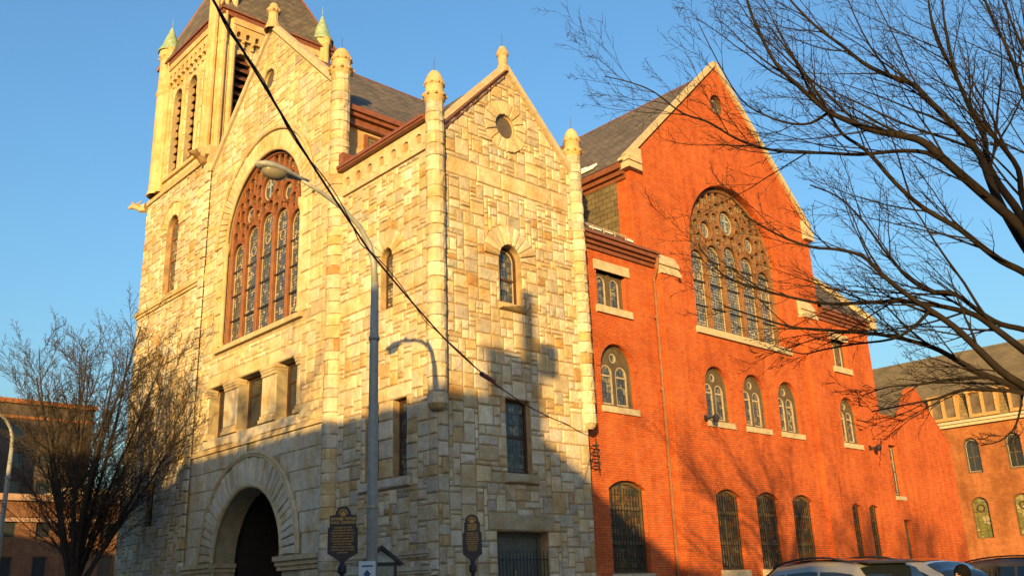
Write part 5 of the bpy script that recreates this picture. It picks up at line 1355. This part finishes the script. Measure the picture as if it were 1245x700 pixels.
def car(name, loc, rz, L, Wd, H, pm, label, rails=True, spoiler=True, suv=True, sunroof=True):
    c = empty(name, loc, label, 'car', None, rz); hw = Wd/2
    # local: x from rear(0) to front(L); y sideways; table: x, half width, shoulder z, roof z, roof half width
    sh = H*.585; 
    if suv: tab = [(0, hw*.80, sh*.80, sh*.82, hw*.72), (.08, hw*.92, sh*.97, sh*1.0, hw*.8), (.22, hw*.97, sh, H*.80, hw*.78), (.5, hw*.99, sh, H*.955, hw*.76), (.9, hw, sh, H*.985, hw*.77), (L*.36, hw, sh*.99, H, hw*.78), (L*.55, hw, sh*.98, H*.975, hw*.77), (L*.63, hw, sh*.97, H*.89, hw*.76), (L*.73, hw*.99, sh*.96, sh*1.02, hw*.78), (L*.8, hw*.97, sh*.93, sh*.965, hw*.76), (L*.93, hw*.92, sh*.84, sh*.87, hw*.7), (L*.985, hw*.84, sh*.66, sh*.70, hw*.62), (L, hw*.76, sh*.52, sh*.55, hw*.55)]
    else: tab = [(0, hw*.80, sh*.86, sh*.88, hw*.72), (.1, hw*.92, sh*.98, sh*1.02, hw*.8), (.55, hw*.97, sh, sh*1.07, hw*.78), (1.0, hw*.99, sh, H*.86, hw*.72), (1.4, hw, sh, H*.965, hw*.70), (L*.42, hw, sh*.99, H, hw*.70), (L*.54, hw, sh*.98, H*.97, hw*.70), (L*.62, hw, sh*.97, H*.87, hw*.71), (L*.72, hw*.99, sh*.96, sh*1.02, hw*.78), (L*.8, hw*.97, sh*.92, sh*.955, hw*.76), (L*.93, hw*.92, sh*.82, sh*.86, hw*.7), (L*.985, hw*.84, sh*.66, sh*.70, hw*.62), (L, hw*.76, sh*.52, sh*.55, hw*.55)]
    N = 110; mb = MB(); rings = []; zb = .24
    def sec(x):
        w, s, rf_, rw = lerpt(tab, x)
        k = max(0, min(1, (rf_-s)/.3))
        return [(w*.86, zb), (w*.97, zb+.1), (w, zb+(s-zb)*.45), (w*.985, s-.10), (w*.955, s), (rw+(w*.95-rw)*(1-k)*.8+.005, max(rf_-.10*k-.02, s+.004)), (rw*.93, rf_-.03*k), (rw*.6, rf_+.005), (0, rf_+.02)]
    xs = [L*i/N for i in range(N+1)]
    for x in xs:
        q = sec(x); ring = [(x, y, z) for y, z in q]+[(x, -y, z) for y, z in q[-2::-1]]; rings.append([mb.vert((p_[0]-L/2, p_[1], p_[2])) for p_ in ring])
    for A, B in zip(rings, rings[1:]):
        for k in range(len(A)-1): mb.face([A[k], A[k+1], B[k+1], B[k]])
        mb.face([A[-1], A[0], B[0], B[-1]])
    mb.face(rings[0]); mb.face(rings[-1][::-1])
    body = mb.build('body', pm, c, smooth=True)
    def surf(x, t):   # point on side glass: t 0 at shoulder .. 1 at roof edge
        q = sec(x); a, b = q[4], q[5]; return (a[0]+(b[0]-a[0])*t, a[1]+(b[1]-a[1])*t)
    x0, x1 = (.45, L*.70) if suv else (1.0, L*.69)
    for s in (-1, 1):
        for (a, b) in ((x0, x0+(x1-x0)*.30), (x0+(x1-x0)*.33, x0+(x1-x0)*.62), (x0+(x1-x0)*.65, x1)):
            mb = MB(); top = []; bot = []; m = 8
            for i in range(m+1):
                x = a+(b-a)*i/m
                (yb, zb_), (yt, zt) = surf(x, .06), surf(x, .9)
                bot.append(mb.vert((x-L/2, s*(yb+.012), zb_))); top.append(mb.vert((x-L/2, s*(yt+.014), max(zt, zb_+.005))))
            for i in range(m): mb.face([bot[i], bot[i+1], top[i+1], top[i]])
            mb.build('window', M_cglass, c)
        mb = MB(); mb.ball((L*.66-L/2, s*(hw+.10), sh+.06), .11, 8, sz=.7); mb.build('mirror', pm, c)
        mb = MB()
        for x in (.30, .55): mb.box((L*x-L/2, s*hw*1.0-.01, sh-.13), (L*x-L/2+.18, s*hw*1.0+.015, sh-.10))
        mb.build('handle', M_black, c)
        mb = MB(); mb.obox((-L/2+.01, s*hw*.58, sh*.70), (.09, 0, 0), (0, s*hw*.28, 0), (0, 0, sh*.22)); mb.build('tail_lamp', M_tail, c)
        mb = MB(); mb.obox((L/2-.16, s*hw*.45, sh*.55), (.12, 0, 0), (0, s*hw*.36, 0), (-.06, 0, sh*.14)); mb.build('headlight', M_hl, c)
        if rails:
            mb = MB(); pr_ = [(x, s*hw*.68, lerpt(tab, x)[2]+(.045 if 1. < x < L*.55 else .01)) for x in (.55, .8, 1.1, 1.6, L*.45, L*.55, L*.585)]
            mb.tube([(p_[0]-L/2, p_[1], p_[2]) for p_ in smoothp(pr_, 4)], .02, 6); mb.build('roof_rail', M_black, c)
        for xw in (.19, .81):
            w = MB(); R = .34; cx = L*xw-L/2
            pr2 = [(.20, -.1), (R-.03, -.11), (R, -.08), (R, .08), (R-.03, .11), (.2, .1)]
            rg = [[w.vert((cx+q*cos(2*pi*k/24), s*(hw-.10)+o_, R+q*sin(2*pi*k/24))) for k in range(24)] for q, o_ in pr2]
            for A, B in zip(rg, rg[1:]):
                for k in range(24): w.face([A[k], A[(k+1) % 24], B[(k+1) % 24], B[k]])
            wo = w.build('wheel', M_tyre, c); w = MB()
            ring = [w.vert((cx+.215*cos(2*pi*k/20), s*(hw-.03), R+.215*sin(2*pi*k/20))) for k in range(20)]; w.face(ring)
            for k in range(5):
                a = 2*pi*k/5; w.obox((cx-.02*sin(a)-.0, s*(hw-.03), R+.02*cos(a)), (.2*cos(a), 0, .2*sin(a)), (0, s*.02, 0), (.04*sin(a), 0, -.04*cos(a)))
            w.build('rim', M_rim, wo)
    if sunroof:
        mb = MB(); g = []; xa, xb = (.75, L*.555) if suv else (1.45, L*.53)
        for i in range(15):
            x = xa+(xb-xa)*i/14; q = sec(x); rw = q[6][0]*.86
            g.append([mb.vert((x-L/2, yy, q[7][1]+.012+.012*(1-abs(yy)/rw))) for yy in [rw*k/5 for k in range(-5, 6)]])
        for A, B in zip(g, g[1:]):
            for k in range(10): mb.face([A[k], A[k+1], B[k+1], B[k]])
        mb.build('sunroof', M_cglass, c, smooth=True)
    def topz(q, y):
        pts = [(0, q[8][1]), (q[7][0], q[7][1]), (q[6][0], q[6][1]), (q[5][0], q[5][1])]
        for (a, za), (b, zb_) in zip(pts, pts[1:]):
            if a <= y <= b: return za+(zb_-za)*(y-a)/max(b-a, 1e-6)
        return pts[-1][1]
    # windscreens
    def screen(xa, xb, name_):
        mb = MB(); m = 22; g = []
        for i in range(m+1):
            x = xa+(xb-xa)*i/m; q = sec(x); rw = q[6][0]; zz = q[6][1]
            g.append([mb.vert((x-L/2-(.02 if name_ == 'rear_window' else -.01), yy, topz(q, abs(yy))+.02)) for yy in [rw*k/5*.99 for k in range(-5, 6)]])
        nrm = 1
        for A, B in zip(g, g[1:]):
            for k in range(10): mb.face([A[k], A[k+1], B[k+1], B[k]])
        mb.build(name_, M_cglass, c, smooth=True)
    if suv: screen(.10, .42, 'rear_window')
    else: screen(.62, 1.3, 'rear_window')
    screen(L*.57, L*.715, 'windscreen')
    if spoiler: mb = MB(); mb.obox((.26-L/2, -hw*.66, H*.945), (.34, 0, .035), (0, hw*1.32, 0), (0, 0, .03)); mb.build('spoiler', M_black, c)
    mb = MB(); mb.box((-L/2-.01, -.16, sh*.55), (-L/2+.02, .16, sh*.70)); mb.build('number_plate', M_white, c)
    mb = MB(); mb.box((L/2-.12, -hw*.5, .36), (L/2+.005, hw*.5, .50)); mb.box((-L/2-.03, -hw*.75, .3), (-L/2+.12, hw*.75, .42)); mb.build('bumper', M_black, c)
    return c
pp = at(1026, 690, 18.2); car('parked_suv', (pp.x, pp.y+.6, GZ), radians(74), 4.25, 1.78, 1.76, paint('silver_paint', (.30, .29, .27)), 'silver SUV with roof rails parked before the brick wall')
pp = at(1142, 690, 21.8); car('parked_car', (pp.x, pp.y+.6, GZ), radians(74), 4.4, 1.78, 1.78, paint('pale_silver_paint', (.42, .41, .38)), 'pale silver car between the silver SUV and the dark SUV', rails=False, spoiler=False, suv=False)
pp = at(1240, 690, 26.5); car('parked_suv', (pp.x, pp.y+.6, GZ), radians(80), 4.7, 1.9, 1.80, paint('dark_grey_paint', (.09, .085, .08)), 'dark grey SUV at the right edge before the orange brick building')

# ================================================================== PERSON in a black knit cap
pl = at(1169, 690, 13.0)
person = empty('person', (pl.x, pl.y, GZ), 'person in black knit cap and dark coat standing before the pale silver car', 'person', rz=radians(70))
S_ = (1.53)/1.75
def skinbody(name, joints, bones, mat, parent, lev=1, root=0):
    me = bpy.data.meshes.new(name); me.from_pydata([Vector(j[0])*S_ for j in joints], bones, []); o = bpy.data.objects.new(name, me); COL.objects.link(o)
    o.modifiers.new('s', 'SKIN'); 
    for i, j in enumerate(joints): me.skin_vertices[0].data[i].radius = (j[1]*S_, (j[2] if len(j) > 2 else j[1])*S_)
    me.skin_vertices[0].data[root].use_root = True
    md = o.modifiers.new('u', 'SUBSURF'); md.levels = lev; md.render_levels = lev
    bpy.context.view_layer.update(); dg = bpy.context.evaluated_depsgraph_get(); m2 = bpy.data.meshes.new_from_object(o.evaluated_get(dg)); bpy.data.objects.remove(o)
    m2.materials.clear(); m2.materials.append(mat); m2.shade_smooth(); q = bpy.data.objects.new(name, m2); COL.objects.link(q); q.parent = parent; return q
M_coat = plain('dark_coat_cloth', (.02, .02, .025), .9, .1); M_skin = plain('skin', (.30, .17, .11), .6, .3, var=.1); M_trou = plain('dark_trousers', (.03, .035, .05), .9, .1); M_knit = plain('black_knit', (.008, .008, .009), .95, .05, bump=.004, scale=20)
J = [((0, 0, .95), .15, .12), ((0, 0, 1.15), .14, .11), ((0, 0, 1.36), .17, .11), ((0, 0, 1.46), .07), ((0, .005, 1.56), .058),
     ((.19, 0, 1.40), .065), ((.24, .0, 1.12), .047), ((.22, .08, .88), .035), ((-.19, 0, 1.40), .065), ((-.24, .0, 1.12), .047), ((-.22, .08, .88), .035),
     ((.095, 0, .86), .095), ((.10, .03, .48), .062), ((.10, 0, .09), .042), ((.105, .16, .035), .035), ((-.095, 0, .86), .095), ((-.10, -.02, .48), .062), ((-.10, -.06, .09), .042), ((-.105, .10, .035), .035),
     ((.215, .10, .80), .03), ((-.215, .10, .80), .03)]
Bn = [(0, 1), (1, 2), (2, 3), (3, 4), (2, 5), (5, 6), (6, 7), (2, 8), (8, 9), (9, 10), (0, 11), (11, 12), (12, 13), (13, 14), (0, 15), (15, 16), (16, 17), (17, 18), (7, 19), (10, 20)]
skinbody('body', J, Bn, M_coat, person)
mb = MB()
def ell(mb, c, a, n=14):
    rg = []
    for i in range(n//2+1):
        t = pi*i/(n//2); rg.append([mb.vert(((c[0]+a[0]*sin(t)*cos(2*pi*k/n))*S_, (c[1]+a[1]*sin(t)*sin(2*pi*k/n))*S_, (c[2]-a[2]*cos(t))*S_)) for k in range(n)])
    for A, B in zip(rg, rg[1:]):
        for k in range(n): mb.face([A[k], A[(k+1) % n], B[(k+1) % n], B[k]])
ell(mb, (0, .02, 1.635), (.076, .095, .115)); ell(mb, (0, .115, 1.615), (.015, .022, .025), 8); ell(mb, (0, .10, 1.575), (.026, .012, .008), 8)
for s in (-1, 1): ell(mb, (s*.078, .01, 1.63), (.012, .02, .03), 8)
mb.build('head', M_skin, person, smooth=True)
mb = MB()
for s in (-1, 1): ell(mb, (s*.03, .103, 1.65), (.011, .008, .007), 8)
mb.build('eye', M_black, person)
for s in (-1, 1):
    f0 = []; rr = random.Random(2)
    jj = [((s*.215, .10, .82), .03, .018), ((s*.212, .115, .75), .032, .015)]; bb = [(0, 1)]
    for k in range(4):
        b_ = len(jj); oy = .10+.016*(k-1.5)+.012; L_ = (.07, .08, .075, .06)[k]
        jj += [((s*.21, oy, .72), .009), ((s*.205, oy+.004, .72-L_*.55), .0085), ((s*.192, oy+.006, .72-L_), .0075)]; bb += [(1, b_), (b_, b_+1), (b_+1, b_+2)]
    b_ = len(jj); jj += [((s*.20, .145, .77), .010), ((s*.19, .16, .73), .0085)]; bb += [(0, b_), (b_, b_+1)]
    skinbody('hand', jj, bb, M_skin, person)
mb = MB(); ell(mb, (0, -.005, 1.66), (.103, .118, .120), 18); mb.lathe(0, .005*S_, [(.088*S_, 1.625*S_), (.104*S_, 1.63*S_), (.104*S_, 1.68*S_), (.095*S_, 1.69*S_)], 18)
mb.build('knit_cap', M_knit, person, smooth=True)

# ================================================================== SKY, SUN, CAMERA
SUN_AZ, SUN_EL = 40.0, 7.7
wd = bpy.data.worlds.new('World'); SC.world = wd; wd.use_nodes = True
nt = wd.node_tree; bg = nt.nodes['Background']; sk = nt.nodes.new('ShaderNodeTexSky'); sk.sky_type = 'NISHITA'; sk.sun_disc = False
sk.sun_elevation = radians(SUN_EL); sk.sun_rotation = radians(270-SUN_AZ); sk.air_density = 1.6; sk.dust_density = 2.5; sk.ozone_density = 5.0; sk.altitude = 0
nt.links.new(sk.outputs[0], bg.inputs[0]); bg.inputs[1].default_value = .113
sl = bpy.data.lights.new('sun', 'SUN'); sl.energy = 2.85; sl.angle = radians(.5); sl.color = (1., .635, .20)
so = bpy.data.objects.new('sun', sl); COL.objects.link(so)
Ld = Vector((cos(radians(SUN_AZ))*cos(radians(SUN_EL)), sin(radians(SUN_AZ))*cos(radians(SUN_EL)), -sin(radians(SUN_EL))))
so.rotation_euler = Ld.to_track_quat('-Z', 'Y').to_euler(); so.location = (-40, -40, 30)
cd = bpy.data.cameras.new('camera'); co = bpy.data.objects.new('camera', cd); COL.objects.link(co)
cd.sensor_width = 36; cd.sensor_fit = 'HORIZONTAL'; cd.lens = 36*FPX/1245; cd.clip_start = .1; cd.clip_end = 3000
co.matrix_world = Matrix(((rt.x, up.x, -fw.x, CAM.x), (rt.y, up.y, -fw.y, CAM.y), (rt.z, up.z, -fw.z, CAM.z), (0, 0, 0, 1)))
SC.camera = co
SC.render.engine = 'CYCLES'
SC.view_settings.view_transform = 'Standard'; SC.view_settings.look = 'None'; SC.view_settings.exposure = 1.78; SC.view_settings.gamma = 1.
